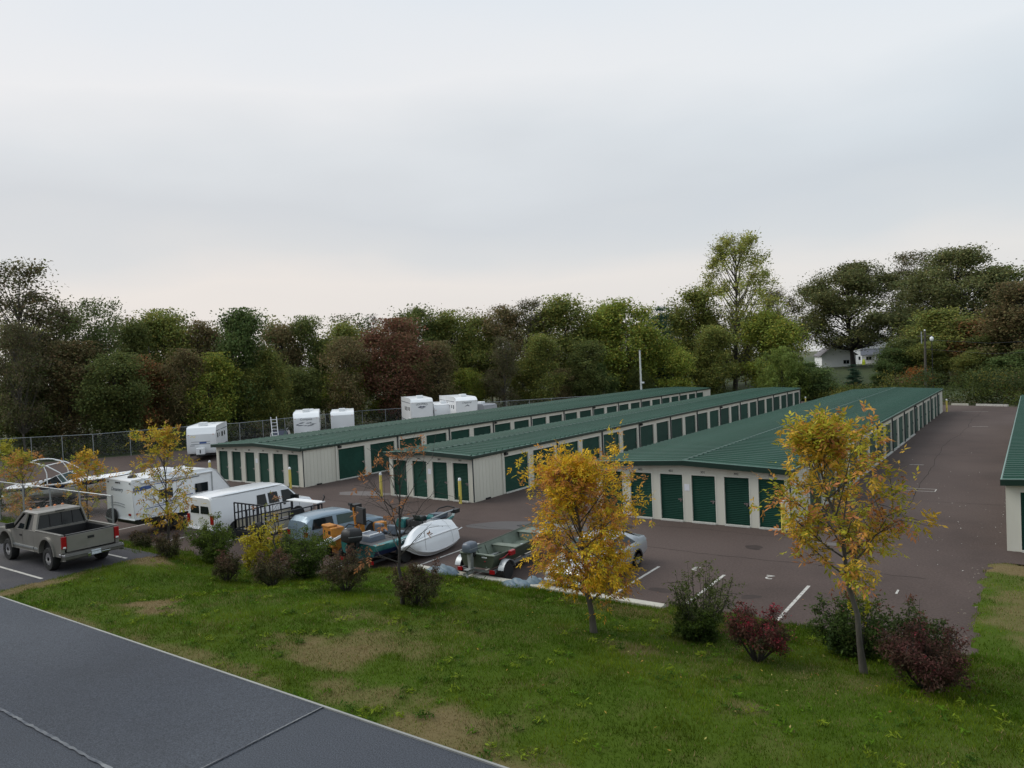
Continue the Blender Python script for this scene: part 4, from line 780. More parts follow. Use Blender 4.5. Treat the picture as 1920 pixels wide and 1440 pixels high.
def boat_trailer(parent, L, w, zf, ax, r, mat, wheels=1, rim='galv', fend=True, dz=0.0):
    m = MB()
    for s in (1, -1): m.beam((-0.1, s * w * 0.42, zf), (L * 0.66, s * w * 0.36, zf), 0.06, 0.09).beam((L * 0.66, s * w * 0.36, zf), (L * 1.02, 0, zf), 0.06, 0.09).beam((0.0, s * w * 0.25, zf + 0.12), (L * 0.55, s * w * 0.22, zf + 0.12), 0.10, 0.05)
    for x in (0.0, L * 0.3, L * 0.6): m.beam((x, -w * 0.46, zf - 0.02), (x, w * 0.46, zf - 0.02), 0.06, 0.06)
    m.beam((L * 1.0, 0, zf), (L * 1.22, 0, zf), 0.07, 0.09).beam((L * 1.1, 0, 0.02 + dz), (L * 1.1, 0, zf + 0.2), 0.05, 0.05).beam((L * 1.0, 0, zf), (L * 0.97, 0, zf + 0.55), 0.06, 0.06)
    m.build('trailer_frame', mat, parent)
    for s in (1, -1):
        for k in range(wheels):
            wheel(parent, ax + 0.75 * k, s * (w / 2 + 0.10), r, 0.19, rim, 18, z=r + dz)
            if fend: MB().prism(arc(ax + 0.75 * k, r + dz, r + 0.10, 165, 15, 12) + arc(ax + 0.75 * k, r + dz, r + 0.075, 15, 165, 12), min(s * (w / 2 - 0.0), s * (w / 2 + 0.23)), max(s * (w / 2 - 0.0), s * (w / 2 + 0.23))).build('fender', mat, parent, 40)
        MB().bx(-0.14, -0.08, min(s * w * 0.36, s * w * 0.48), max(s * w * 0.36, s * w * 0.48), zf - 0.05, zf + 0.07).build('trailer_light', MT['red'], parent)

# green jon boat
MT['jon'] = M('olive_green_boat_paint', (0.060, 0.072, 0.048), 0.5, 0, 0.15, 2)
MT['jonin'] = M('pale_green_boat_interior', (0.155, 0.185, 0.145), 0.6, 0, 0.14, 2.5, col2=(0.11, 0.13, 0.10), c2s=2)
MT['greymotor'] = M('grey_motor_cowl', (0.10, 0.12, 0.15), 0.35, 0, 0.12, 3); MT['leggrey'] = M('motor_leg_grey', (0.30, 0.31, 0.30), 0.45, 0.2, 0.15, 4)
jb = thing('jon_boat', 'open olive green jon boat with grey outboard on a trailer', 'boat', (-16.05, 20.25, 0), math.pi / 2 + 0.04)
S = [(0, 0.74, 0.90, 0.58, 0.46, 0.44), (1.2, 0.76, 0.89, 0.60, 0.45, 0.43), (2.6, 0.74, 0.90, 0.58, 0.46, 0.44), (3.6, 0.68, 0.94, 0.53, 0.54, 0.53), (4.25, 0.60, 0.99, 0.48, 0.70, 0.69), (4.55, 0.56, 1.02, 0.46, 0.86, 0.86)]
hull(S, MT['jon'], 'hull', jb, 30)
Si = [(x + (0.03 if i == 0 else (-0.04 if i == 5 else 0)), bg - 0.035, zg - 0.005, bc - 0.03, zc + 0.035, zk + 0.035) for i, (x, bg, zg, bc, zc, zk) in enumerate(S)]
mi = MB().loft(hull_rings(Si), cap=True, closed=False); mi.f = [f[::-1] for f in mi.f]; mi.build('inner_hull', MT['jonin'], jb, 30)
for s in (1, -1): MB().tube([(x, s * (bg - 0.015), zg) for x, bg, zg, *_ in S], 0.026, 6).build('gunwale', MT['jon'], jb, 50)
MB().tube([(0, -0.74, 0.9), (0, 0.74, 0.9)], 0.03, 6).tube([(4.55, -0.56, 1.02), (4.55, 0.56, 1.02)], 0.026, 6).build('end_rail', MT['jonin'], jb, 50)
for x0, x1, w, z in ((0.22, 0.62, 0.70, 0.76), (1.85, 2.22, 0.71, 0.77), (3.55, 4.45, 0.60, 0.90)):
    b = MB().bx(x0, x1, -w, w, z - 0.03, z).build('bench', MT['jonin'], jb, bevel=0.01); MB().bx(x0 + 0.02, x0 + 0.05, -w * 0.86, w * 0.86, 0.5, z - 0.03).build('bench_riser', MT['jonin'], b); MB().bx(x1 - 0.05, x1 - 0.02, -w * 0.86, w * 0.86, 0.5, z - 0.03).build('bench_riser', MT['jonin'], b)
for x in (1.0, 1.5, 2.6, 3.1):
    for s in (1, -1): MB().beam((x, s * 0.56, 0.50), (x, s * 0.71, 0.86), 0.05, 0.03).build('rib', MT['jonin'], jb)
MB().tube([(4.5, -0.2, 1.04), (4.2, -0.3, 0.95), (3.9, -0.28, 0.93), (3.5, -0.38, 0.86), (3.3, -0.40, 0.60), (3.1, -0.36, 0.52)], 0.016, 6).build('mooring_rope', MT['white'], jb, 60)
r = random.Random(8); m = MB()
for k in range(3): m.tube([(2.7 + 0.25 * k + 0.14 * math.cos(a * 0.7), -0.2 - 0.12 * k + 0.12 * math.sin(a * 0.7), 0.52 + 0.012 * a) for a in range(12)], 0.02, 5)
m.build('coiled_rope', MT['white'], jb, 60)
MB().bx(-0.012, -0.004, -0.42, -0.20, 0.80, 0.84).build('registration_plate', MT['white'], jb)
MB().tube([(-0.02, -0.30, 0.68), (0.15, -0.55, 0.66), (0.5, -0.78, 0.74), (0.9, -0.80, 0.86)], 0.022, 6).build('red_strap', MT['red'], jb, 60)
MB().bx(0.8, 1.1, -0.90, -0.76, 0.74, 0.92).build('red_fuel_tank', MT['red'], jb, bevel=0.03)
outboard(jb, (-0.12, 0.16, 0.98), 1, MT['greymotor'], MT['leggrey'], 0.0, 0.88)
MB().tube([(0.05, 0.16, 1.05), (0.45, 0.12, 1.02)], 0.018, 6).build('tiller', MT['black'], jb, 60)
boat_trailer(jb, 4.0, 1.62, 0.36, 0.45, 0.31, MT['galv'])

# teal bass boat with a black outboard
MT['teal'] = M('teal_metalflake', (0.025, 0.165, 0.165), 0.25, 0.3, 0.2, 2, col2=(0.05, 0.22, 0.21), c2s=2, coat=0.6)
MT['carpet'] = M('grey_deck_carpet', (0.105, 0.10, 0.10), 0.95, 0, 0.2, 4, 0.3, 60)
bb = thing('bass_boat', 'low teal bass boat with big black outboard between the orange machine and the white hull', 'boat', (-21.15, 19.45, 0), math.pi / 2 - 0.02)
S = [(0, 0.95, 0.92, 0.84, 0.52, 0.36), (1.5, 1.0, 0.92, 0.86, 0.50, 0.32), (3.0, 0.97, 0.95, 0.80, 0.54, 0.32), (4.2, 0.80, 1.0, 0.60, 0.64, 0.38), (5.0, 0.52, 1.05, 0.34, 0.80, 0.55), (5.4, 0.22, 1.08, 0.12, 0.96, 0.85), (5.5, 0.05, 1.09, 0.03, 1.05, 1.03)]
SL = [(x, bg * 0.985, zg * 0.55 + zc * 0.45, bc, zc, zk) for x, bg, zg, bc, zc, zk in S]
hull(S, MT['teal'], 'hull', bb, 35)
for s in (1, -1):
    m = MB(); P = [[(x, s * (bc + 0.012), zc + 0.0), (x, s * ((bg * 0.5 + bc * 0.5 + 0.03 * bg) + 0.012), (zg + zc) / 2 - 0.02)] for x, bg, zg, bc, zc, zk in S[:5]]
    m.loft(P, cap=False, closed=False).build('lower_band', MT['navy'], bb, 40)
    text('lettering', 'PROCRAFT', 0.24, MT['white'], bb, (1.9, s * 0.99, 0.84), (math.pi / 2, 0, 0 if s < 0 else math.pi), 0.25)
deck(S, MT['carpet'], 'deck', bb, 0.0, inset=0.10, camber=0.03)
for s in (1, -1): MB().loft([[(x, s * bg, zg), (x, s * max(0.0, bg - 0.13), zg + 0.035)] for x, bg, zg, *_ in S], cap=False, closed=False).build('gunwale', MT['teal'], bb, 50)
MB().bx(1.6, 2.7, -0.62, 0.62, 0.93, 0.975).build('cockpit_well', MT['black'], bb)
for y in (0.36, -0.36):
    st_ = MB().bx(1.55, 2.0, y - 0.24, y + 0.24, 0.97, 1.08).build('seat', MT['greymotor'], bb, bevel=0.05); MB().bx(1.42, 1.56, y - 0.24, y + 0.24, 1.0, 1.38).build('seat_back', MT['greymotor'], st_, bevel=0.05)
MB().loft([[(2.6, y0, 0.95), (2.95, y0, 0.95), (2.8, y0, 1.30), (2.65, y0, 1.30)] for y0 in (-0.7, -0.25)]).build('console', MT['black'], bb, 40); MB().pane([(2.95, -0.7, 1.12), (2.95, -0.25, 1.12), (2.72, -0.28, 1.52), (2.72, -0.67, 1.52)], 0.01).build('windscreen', MT['glassg'], bb)
hat = MB().loft([[(x0, -w, z), (x1, -w, z), (x1, w, z), (x0, w, z)] for x0, x1, w, z in ((0.25, 1.05, 0.42, 0.95), (0.28, 1.02, 0.40, 1.12), (0.36, 0.95, 0.30, 1.20))]).build('rear_hatch', MT['greymotor'], bb, 40)
for y in (-0.30, 0.30): MB().bx(0.30, 0.95, y - 0.025, y + 0.025, 1.125, 1.215).build('hatch_strap', MT['white'], hat)
r = random.Random(3); gear = []
for k in range(9):
    x, y = r.uniform(2.8, 4.3), r.uniform(-0.5, 0.5); nm = ['tackle_box', 'folded_tarp', 'deck_seat'][k % 3]; c = [MT['black'], MT['greymotor'], MT['teal']][k % 3]
    a, b, h = r.uniform(0.14, 0.3), r.uniform(0.12, 0.25), r.uniform(0.1, 0.38)
    MB().loft([[(x - a * q, y - b * q, z), (x + a * q, y - b * q, z), (x + a * q, y + b * q, z), (x - a * q, y + b * q, z)] for q, z in ((1, 0.98), (1.05, 0.98 + h * 0.5), (0.8, 0.98 + h))]).build(nm, c, bb, 40)
MB().tube([(3.6, -0.5, 1.22), (4.4, -0.55, 1.32), (5.3, -0.4, 1.30)], 0.035, 8).build('trolling_motor_shaft', MT['galv'], bb, 50)
tm = MB().loft([[(5.0, -0.60, z), (5.35, -0.56, z), (5.35, -0.30, z), (5.0, -0.34, z)] for z in (1.18, 1.30, 1.34)]).build('trolling_motor', MT['black'], bb, 40)
MB().tube([(4.6, 0.3, 1.1), (4.9, 0.25, 1.35), (5.2, 0.0, 1.42), (5.3, -0.3, 1.36)], 0.03, 6).build('motor_cable', MT['black'], bb, 60)
MB().loft([[(x, -0.35, 1.06 + 0.02 * k), (x, 0.1, 1.06 + 0.02 * k), (x, 0.1, 1.30 - 0.03 * k), (x, -0.35, 1.30 - 0.03 * k)] for k, x in enumerate((4.1, 4.4, 4.8))]).build('bow_panel', MT['greymotor'], bb, 40)
outboard(bb, (-0.22, 0.0, 1.02), 1, MT['black'], MT['black'], 0.12, 1.22)
boat_trailer(bb, 4.6, 1.9, 0.30, 1.4, 0.31, MT['black'])

# white dinghy hull lying on its side
dh = thing('dinghy_hull', 'upturned white dinghy hull lying on its side against the teal boat', 'boat', (-19.85, 20.45, 0.04), math.pi / 2 + 0.06); dh.scale = (0.90, 0.95, 0.93)
piv = link('hull', None, dh); piv.rotation_euler = (math.radians(-118), 0, 0)
S = []
for k in range(13):
    q = k / 12; x = 3.75 * q; b = 0.68 * (1 - abs(2 * q - 1.12) ** 2.6 * (0.40 if q > 0.56 else 0.95)); b = max(b, 0.03); S.append((x, b, 0.0, b * 0.93, -0.16 - 0.10 * math.sin(math.pi * min(1, q * 1.05)), -0.20 - 0.24 * math.sin(math.pi * (0.08 + q * 0.80))))
piv.location = (0, 0.05, 0.63)
hs = MB().loft(hull_rings(S), cap=True, closed=False).build('hull_shell', MT['white'], piv, 45)
deck(S, MT['white'], 'deck', piv, -0.005, camber=0.05)
m = MB().tube([(x, 0, zk - 0.012) for x, bg, zg, bc, zc, zk in S[1:]], 0.028, 6); m.build('keel_strip', MT['white'], piv, 50)
for s in (1, -1): MB().tube([(x, s * bg, 0.0) for x, bg, *_ in S], 0.025, 6).build('rubbing_strake', MT['white'], piv, 50)
MB().lathe([(0.03, 0), (0.03, 0.012)], 10, (2.7, -0.25, -0.345)).build('bailer', MT['ink'], piv)
MB().tube([(3.05, 0.60, -0.10), (3.07, 0.45, -0.30), (3.08, 0.25, -0.37), (3.08, 0.0, -0.415), (3.07, -0.40, -0.33), (3.06, -0.55, -0.22)], 0.006, 4).build('hull_seam', MT['galv'], piv)
MB().tube([(3.72, 0.1, -0.2), (4.15, 0.05, -0.22)], 0.022, 6).build('rudder_fitting', MT['white'], piv, 50)

# white wakeboard boat with tower
wb = thing('wakeboard_boat', 'white and navy wakeboard boat with white tower behind the near fence', 'boat', (-48.6, 18.5, 0.34), math.atan2(4.1, 5.5))
S = [(0, 1.12, 1.30, 1.0, 0.92, 0.66), (1.5, 1.18, 1.36, 1.04, 0.90, 0.58), (3.2, 1.16, 1.46, 0.98, 0.96, 0.58), (4.8, 1.0, 1.58, 0.72, 1.10, 0.66), (6.0, 0.62, 1.68, 0.36, 1.32, 0.92), (6.6, 0.26, 1.74, 0.12, 1.54, 1.30), (6.75, 0.06, 1.76, 0.03, 1.70, 1.62)]
hull(S, MT['white'], 'hull', wb, 40)
for s in (1, -1):
    m = MB(); m.loft([[(x, s * (bg + 0.008), zg - 0.05), (x, s * (bg * 0.5 + bc * 0.5 + 0.045), zg - 0.07 - (0.10 + 0.07 * min(1, x / 4)) * (1 - 0.45 * (x > 5.5)))] for x, bg, zg, bc, zc, zk in S[:6]], cap=False, closed=False).build('navy_band', MT['navy'], wb, 40)
    m = MB(); m.loft([[(x, s * (bg + 0.03), zg - 0.015), (x, s * (bg + 0.03), zg + 0.015)] for x, bg, zg, *_ in S], cap=False, closed=False).build('rub_rail', MT['black'], wb)
deck(S, MT['white'], 'bow_deck', wb, 0.0, x0=3.2, camber=0.16); deck(S, MT['white'], 'stern_deck', wb, 0.0, x1=1.5, camber=0.12)
for s in (1, -1): MB().loft([[(x, s * bg, zg), (x, s * (bg - 0.22), zg + 0.08)] for x, bg, zg, *_ in S[1:3]], cap=False, closed=False).build('side_deck', MT['white'], wb)
MB().bx(1.5, 3.2, -0.92, 0.92, 0.92, 1.0).build('cockpit_floor', MT['carpet'], wb)
for x, y in ((1.7, 0.45), (1.7, -0.45), (2.5, 0.5)): MB().bx(x, x + 0.5, y - 0.3, y + 0.3, 1.0, 1.32).bx(x - 0.1, x + 0.04, y - 0.3, y + 0.3, 1.3, 1.62).build('seat', MT['white'], wb, bevel=0.05)
for s in (1, -1):
    MB().pane([(3.75, s * 0.10, 1.66), (3.30, s * 0.98, 1.52), (2.95, s * 0.90, 1.92), (3.3, s * 0.10, 2.02)][::(1 if s > 0 else -1)], 0.012).build('windscreen', MT['glassg'], wb)
    MB().pane([(3.30, s * 1.0, 1.52), (2.0, s * 1.04, 1.46), (2.3, s * 0.96, 1.62), (2.95, s * 0.92, 1.92)][::(1 if s > 0 else -1)], 0.012).build('side_screen', MT['glass'], wb)
    MB().tube([(3.75, s * 0.08, 1.66), (3.3, s * 0.08, 2.03), (2.95, s * 0.91, 1.93), (2.0, s * 1.04, 1.47)], 0.02, 6).tube([(3.30, s * 0.99, 1.52), (2.95, s * 0.91, 1.93)], 0.018, 6).build('screen_frame', MT['white'], wb, 50)
    MB().tube([(2.55, s * 1.12, 1.45), (2.50, s * 1.05, 2.1), (2.3, s * 0.95, 2.5), (1.75, s * 0.90, 2.72)], 0.03, 8).build('tower_leg', MT['white'], wb, 60)
    MB().tube([(3.7, s * 1.04, 1.52), (3.2, s * 1.0, 2.1), (2.5, s * 0.96, 2.5), (1.75, s * 0.90, 2.72), (1.5, s * 0.86, 2.75)], 0.032, 8).build('tower_brace', MT['white'], wb, 60)
MB().tube([(1.5, -0.88, 2.75), (1.45, 0, 2.82), (1.5, 0.88, 2.75)], 0.040, 8).tube([(2.35, -0.95, 2.52), (2.35, 0.95, 2.52)], 0.03, 8).build('tower_bar', MT['white'], wb, 60)
MB().bx(-0.55, 0.0, -0.9, 0.9, 0.84, 0.90).build('swim_platform', MT['white'], wb, bevel=0.02)
boat_trailer(wb, 5.6, 2.05, 0.40, 1.9, 0.36, MT['black'], 2, 'white', dz=-0.34)

# ------------------------------------------------------------------ utility trailer with ramp gate
MT['blackpaint'] = M('black_steel', (0.016, 0.018, 0.026), 0.45, 0.2, 0.2, 4); MT['plank'] = M('weathered_plank', (0.34, 0.31, 0.25), 0.85, 0, 0.25, 3, 0.2, 20, stretch=(0.3, 4, 4))
ut = thing('utility_trailer', 'black utility trailer with upright barred ramp gate and pale plank sides', 'trailer', (-27.4, 19.2, 0), math.pi / 2)
W2 = 1.06; Lx = 3.0
m = MB()
for s in (1, -1): m.beam((0, s * W2, 0.78), (Lx, s * W2, 0.78), 0.07, 0.10)
for x in (0, 1, 2, Lx): m.beam((x, -W2, 0.76), (x, W2, 0.76), 0.06, 0.08)
m.beam((Lx, 0.6, 0.76), (Lx + 1.1, 0, 0.7), 0.07, 0.09).beam((Lx, -0.6, 0.76), (Lx + 1.1, 0, 0.7), 0.07, 0.09).beam((Lx + 1.0, 0, 0.02), (Lx + 1.0, 0, 0.75), 0.06, 0.06); m.build('frame', MT['blackpaint'], ut)
for k in range(8): MB().bx(0.02, Lx - 0.02, -W2 + 0.05 + k * 0.25, -W2 + 0.28 + k * 0.25, 0.81, 0.845).build('floor_plank', MT['plank'], ut)
for s in (1, -1):
    MB().bx(0.1, Lx, min(s * (W2 - 0.02), s * (W2 + 0.02)), max(s * (W2 - 0.02), s * (W2 + 0.02)), 0.92, 1.24).build('side_plank', MT['plank'], ut)
    m = MB().beam((0.0, s * W2, 1.58), (Lx, s * W2, 1.58), 0.05, 0.05).beam((0.0, s * W2, 1.27), (Lx, s * W2, 1.27), 0.05, 0.05)
    for k in range(6): m.beam((k * Lx / 5, s * W2, 0.82), (k * Lx / 5, s * W2, 1.58), 0.045, 0.045)
    m.build('side_rail', MT['blackpaint'], ut)
    wheel(ut, 1.3, s * (W2 + 0.16), 0.34, 0.2, 'white', 18); MB().prism(arc(1.3, 0.36, 0.46, 170, 10) + arc(1.3, 0.36, 0.43, 10, 170), min(s * (W2 + 0.04), s * (W2 + 0.28)), max(s * (W2 + 0.04), s * (W2 + 0.28))).build('fender', MT['blackpaint'], ut)
gt = link('ramp_gate', None, ut)
for z in (2.02, 0.88): MB().beam((0.0, -W2, z), (0.0, W2, z), 0.05, 0.055).build('gate_rail', MT['blackpaint'], gt)
for k in range(9): y = -W2 + k * 2 * W2 / 8; MB().beam((0, y, 0.88), (0, y, 2.02), 0.045, 0.045).build('gate_bar', MT['blackpaint'], gt)
MB().tube([(-0.2, -0.62, 1.0), (0.1, -0.62, 1.02)], 0.30, 18).build('spare_tyre', MT['rubber'], ut, 50)
MB().bx(Lx - 0.25, Lx + 0.22, -W2 + 0.02, W2 + 0.02, 1.62, 1.66).build('white_board', MT['white'], ut)
MB().bx(Lx - 0.12, Lx - 0.04, -W2 + 0.1, -W2 + 0.18, 0.84, 1.62).bx(Lx - 0.12, Lx - 0.04, W2 - 0.18, W2 - 0.1, 0.84, 1.62).build('board_post', MT['blackpaint'], ut)
MB().tube([(Lx + 0.15, -W2 + 0.1, 1.66), (Lx + 0.22, -W2 + 0.05, 1.85), (Lx + 0.12, -W2, 1.95)], 0.03, 6).build('winch_handle', MT['black'], ut)

# ------------------------------------------------------------------ orange machine
MT['orange'] = M('faded_orange_paint', (0.45, 0.18, 0.02), 0.6, 0, 0.25, 3, col2=(0.30, 0.11, 0.02), c2s=4, c2t=(0.5, 0.7))
om = thing('orange_machine', 'orange stand-on ditching machine with black panel beside the blue SUV', 'machine', (-23.1, 19.8, 0), math.pi / 2 - 0.22); om.scale = (0.95, 0.95, 0.95)
MB().bx(-0.1, 0.5, -0.35, 0.45, 0.55, 1.38).bx(0.15, 0.5, -0.35, 0.2, 0.25, 0.60).build('engine_cabinet', MT['orange'], om, bevel=0.04)
MB().bx(-0.12, 0.3, -0.15, 0.5, 1.36, 1.46).build('cabinet_lid', MT['orange'], om, bevel=0.04)
m = MB().bx(-0.106, -0.10, -0.25, -0.05, 1.10, 1.25)
for q in ((0.1, 0.9), (-0.2, 0.75), (0.25, 1.2)): m.bx(-0.108, -0.10, q[0] - 0.04, q[0] + 0.04, q[1] - 0.05, q[1] + 0.05)
m.build('vent_slot', MT['black'], om)
MB().bx(0.102 + 0.398, 0.51, -0.25, 0.35, 1.0, 1.2).build('label_panel', MT['white'], om)
MB().bx(0.5, 1.9, -0.42, 0.42, 0.42, 0.75).build('chassis', MT['orange'], om, bevel=0.04)
MB().tube([(0.72, -0.45, 0.98), (0.72, 0.30, 0.98)], 0.17, 16).build('hydraulic_drum', M('blue_grey_drum', (0.06, 0.085, 0.14), 0.4), om, 50)
m = MB().beam((1.45, 0.22, 0.7), (1.35, 0.22, 1.98), 0.12, 0.16).beam((1.45, -0.24, 0.7), (1.35, -0.24, 1.98), 0.12, 0.16)
for z in (0.95, 1.2, 1.45, 1.7, 1.92): m.beam((1.42, -0.24, z), (1.42, 0.22, z), 0.07, 0.07)
m.build('mast', MT['orange'], om)
MB().bx(1.26, 1.36, -0.72, -0.02, 1.32, 2.05).build('black_panel', MT['black'], om, bevel=0.03); MB().bx(1.22, 1.262, -0.66, -0.08, 1.38, 1.99).build('panel_face', M('dull_dark_panel', (0.035, 0.035, 0.037), 0.6), om)
MB().loft([[(1.3, 0.15, z), (1.7, 0.2, z), (1.65, 0.55, z), (1.28, 0.5, z)] for z in (1.82, 1.95, 2.08)]).bx(1.2, 1.3, 0.3, 0.5, 2.05, 2.15).build('control_box', MT['black'], om, 40)
MB().loft([[(1.9 - q, -0.95, z), (2.2, -0.95, z), (2.2, -0.55, z), (1.9 - q, -0.55, z)] for q, z in ((0.0, 0.25), (0.05, 0.8), (0.16, 1.22), (0.1, 1.35))]).build('digging_arm', MT['orange'], om, 40)
MB().tube([(0.6, 0.1, 1.1), (0.9, 0.0, 1.35), (1.2, -0.1, 1.25), (1.4, -0.2, 1.5)], 0.03, 6).tube([(1.5, 0.2, 1.2), (1.7, -0.3, 1.4), (2.0, -0.7, 1.2)], 0.028, 6).build('hydraulic_hose', MT['black'], om, 60)
for s in (1, -1):
    for ax in (0.35, 1.55): wheel(om, ax, s * 0.58, 0.30, 0.22, 'orange', 16)

# aluminium loading ramp propped beside the bass boat
rp = thing('loading_ramp', 'white aluminium loading ramp propped between orange machine and teal boat', 'ramp', (-22.55, 18.9, 0), math.pi / 2)
for s in (0, 0.3): MB().beam((0, s, 0.78), (1.55, s, 1.12), 0.05, 0.09).build('ramp_rail', MT['white'], rp)
for k in range(7): q = (k + 0.5) / 7; MB().beam((1.55 * q, 0, 0.76 + 0.34 * q), (1.55 * q, 0.3, 0.76 + 0.34 * q), 0.06, 0.04).build('ramp_rung', MT['galv'], rp)
MB().beam((0.1, 0.15, 0.0), (0.1, 0.15, 0.77), 0.05, 0.05).beam((1.4, 0.15, 0), (1.4, 0.15, 1.05), 0.05, 0.05).build('ramp_stand', MT['black'], rp)

# ------------------------------------------------------------------ tarps on the kerb
MT['tarp'] = M('faded_blue_tarp', (0.13, 0.185, 0.22), 0.5, 0, 0.25, 3, col2=(0.07, 0.11, 0.15), c2s=2.5)
def heap(name, label, cx, cy, z0, a, b, h, seed, rz=0):
    n = 34; u = np.linspace(-1.25, 1.25, n); UU, VV = np.meshgrid(u, u); q = np.sqrt(UU ** 2 + VV ** 2); s = seed * 13.7
    fold = np.abs(vnoise(UU * 0.6 + s, VV * 1.6 + UU + s, 2.0) - 0.5) * 2
    prof = np.clip(1 - q, 0, 1) ** 0.55
    zz = h * prof * (0.45 + 0.9 * vnoise(UU + s, VV, 1.4)) * (0.72 + 0.55 * fold) - 0.06 * (q > 1.02)
    k = 1 + (vnoise(UU + s, VV + 9, 1.1) - 0.5) * 0.5
    me = fast_mesh(name, np.stack([(UU * a * k).ravel(), (VV * b * k).ravel(), zz.ravel()], 1), np.stack([np.arange(n * n).reshape(n, n)[:-1, :-1].ravel(), np.arange(n * n).reshape(n, n)[:-1, 1:].ravel(), np.arange(n * n).reshape(n, n)[1:, 1:].ravel(), np.arange(n * n).reshape(n, n)[1:, :-1].ravel()], 1), MT['tarp'])
    me.polygons.foreach_set('use_smooth', [True] * len(me.polygons)); o = link(name, me, None, (cx, cy, z0)); o.rotation_euler = (0, 0, rz); return tag(o, label, 'tarp', 'tarps dumped along the kerb')
heap('tarp', 'grey-blue tarp heap left of the jon boat motor', -17.55, 20.05, 0.08, 0.85, 0.34, 0.42, 1, 0.1)
heap('tarp', 'crumpled blue tarp between the jon boat trailer and silver car', -14.3, 20.1, 0.08, 0.75, 0.50, 0.30, 2, -0.1)
heap('tarp', 'small dark folded tarp at the silver car bumper', -13.75, 20.42, 0.04, 0.42, 0.26, 0.34, 3, 0.4)

# ------------------------------------------------------------------ far houses and poles
MT['siding'] = M('pale_siding', (0.78, 0.79, 0.80), 0.7, 0, 0.06, 0.8); MT['shingle'] = M('grey_shingles', (0.16, 0.15, 0.16), 0.9, 0, 0.15, 1.0)
def house(label, x, y, z, rz, L, W, h, rise, chim=True, base=1.2, wins=((-0.2, 0.5), (0.3, 0.5)), porch=False):
    t = thing('house', label, 'house', (x, y, z), rz)
    MB().prism([(-W / 2, -base), (W / 2, -base), (W / 2, h), (0, h + rise), (-W / 2, h)], 0, L).build('wall', MT['siding'], t)
    rf = MB().prism([(-W / 2 - 0.45, h - 0.2), (0, h + rise + 0.06), (W / 2 + 0.45, h - 0.2), (W / 2 + 0.45, h + 0.0), (0, h + rise + 0.28), (-W / 2 - 0.45, h + 0.0)], -0.4, L + 0.4).build('roof', MT['shingle'], t)
    MB().beam((-W / 2 - 0.45, -0.43, h - 0.08), (0, -0.43, h + rise + 0.16), 0.05, 0.22, (0, 1, 0)).beam((W / 2 + 0.45, -0.43, h - 0.08), (0, -0.43, h + rise + 0.16), 0.05, 0.22, (0, 1, 0)).build('barge_board', MT['white'], t)
    if chim: MB().bx(0.8, 1.7, L * 0.45, L * 0.45 + 0.9, h + rise * 0.3, h + rise + 1.1).build('chimney', MT['kerb'], rf)
    for u, w in wins:
        wn_ = MB().bx(u * W - 0.75, u * W + 0.75, -0.05, 0.02, 1.0, 2.1).build('window', MT['white'], t); MB().bx(u * W - 0.65, u * W - 0.03, -0.07, -0.05, 1.1, 2.0).bx(u * W + 0.03, u * W + 0.65, -0.07, -0.05, 1.1, 2.0).build('pane', MT['glass'], wn_)
    if porch:
        MB().prism([(-W / 2 - 0.3, 0), (W / 2 + 0.3, 0), (W / 2 + 0.3, 0.2), (-W / 2 - 0.3, 0.2)], -3.2, 0).build('porch_floor', MT['kerb'], t)
        MB().add([(-W / 2 - 0.3, -3.4, 2.5), (W / 2 + 0.3, -3.4, 2.5), (W / 2 + 0.3, 0.0, 4.1), (-W / 2 - 0.3, 0.0, 4.1), (-W / 2 - 0.3, -3.4, 2.35), (W / 2 + 0.3, -3.4, 2.35)], [(0, 1, 2, 3), (4, 5, 1, 0)]).build('porch_roof', M('blue_grey_shingles', (0.13, 0.14, 0.17), 0.9, 0, 0.12, 1), t)
        for u in (-0.46, -0.1, 0.2, 0.46): MB().bx(u * W - 0.08, u * W + 0.08, -3.25, -3.1, 0.2, 2.4).build('porch_post', MT['white'], t)
    return t
house('low white gabled house with a small dark window, left of the big oak', -39.6, 197.0, 2.6, 0.35, 13, 7.8, 3.3, 2.9, wins=((0.22, 0.5),))
house('taller white house with porch roof right of the big oak', -34.2, 219.0, 3.0, 0.2, 9, 8.0, 5.0, 3.2, chim=False, wins=((-0.28, 0.5), (0.1, 0.5)), porch=True)
house('pale house glimpsed behind the branches of the big oak', -42.5, 226.0, 3.0, 0.15, 10, 9.5, 4.4, 2.6, chim=True)
yc = thing('yard_play_post', 'bright yellow-green plastic post on the lawn beside the white houses', 'post', (-36.8, 213.5, 2.95)); MB().loft([[(-a, -a, z), (a, -a, z), (a, a, z), (-a, a, z)] for a, z in ((0.35, 0), (0.32, 0.8), (0.2, 1.2), (0.08, 1.5))]).build('body', M('lime_plastic', (0.55, 0.65, 0.04), 0.5), yc)
pl = thing('light_pole', 'plain white light pole rising behind the farthest roof', 'pole', (-48.5, 102.7, 0)); MB().tube([(0, 0, 0), (0, 0, 8.5)], [0.17, 0.12], 10).build('shaft', M('white_pole_paint', (0.62, 0.62, 0.60), 0.6), pl, 50); MB().bx(0.1, 0.5, -0.12, 0.12, 3.6, 3.85).build('floodlight', MT['white'], pl); MB().lathe([(0.14, 8.48), (0.14, 8.56), (0.05, 8.6)], 10).build('cap', MT['galv'], pl)
up = thing('utility_pole', 'brown wooden utility pole at the end of the long driveway', 'pole', (-14.25, 134.2, 0)); MB().tube([(0, 0, 0), (0.12, 0, 9.7)], [0.20, 0.15], 10).build('shaft', MT['bark'], up, 50); MB().beam((-0.9, 0.1, 8.9), (1.1, -0.1, 8.9), 0.1, 0.12).build('crossarm', MT['bark'], up)
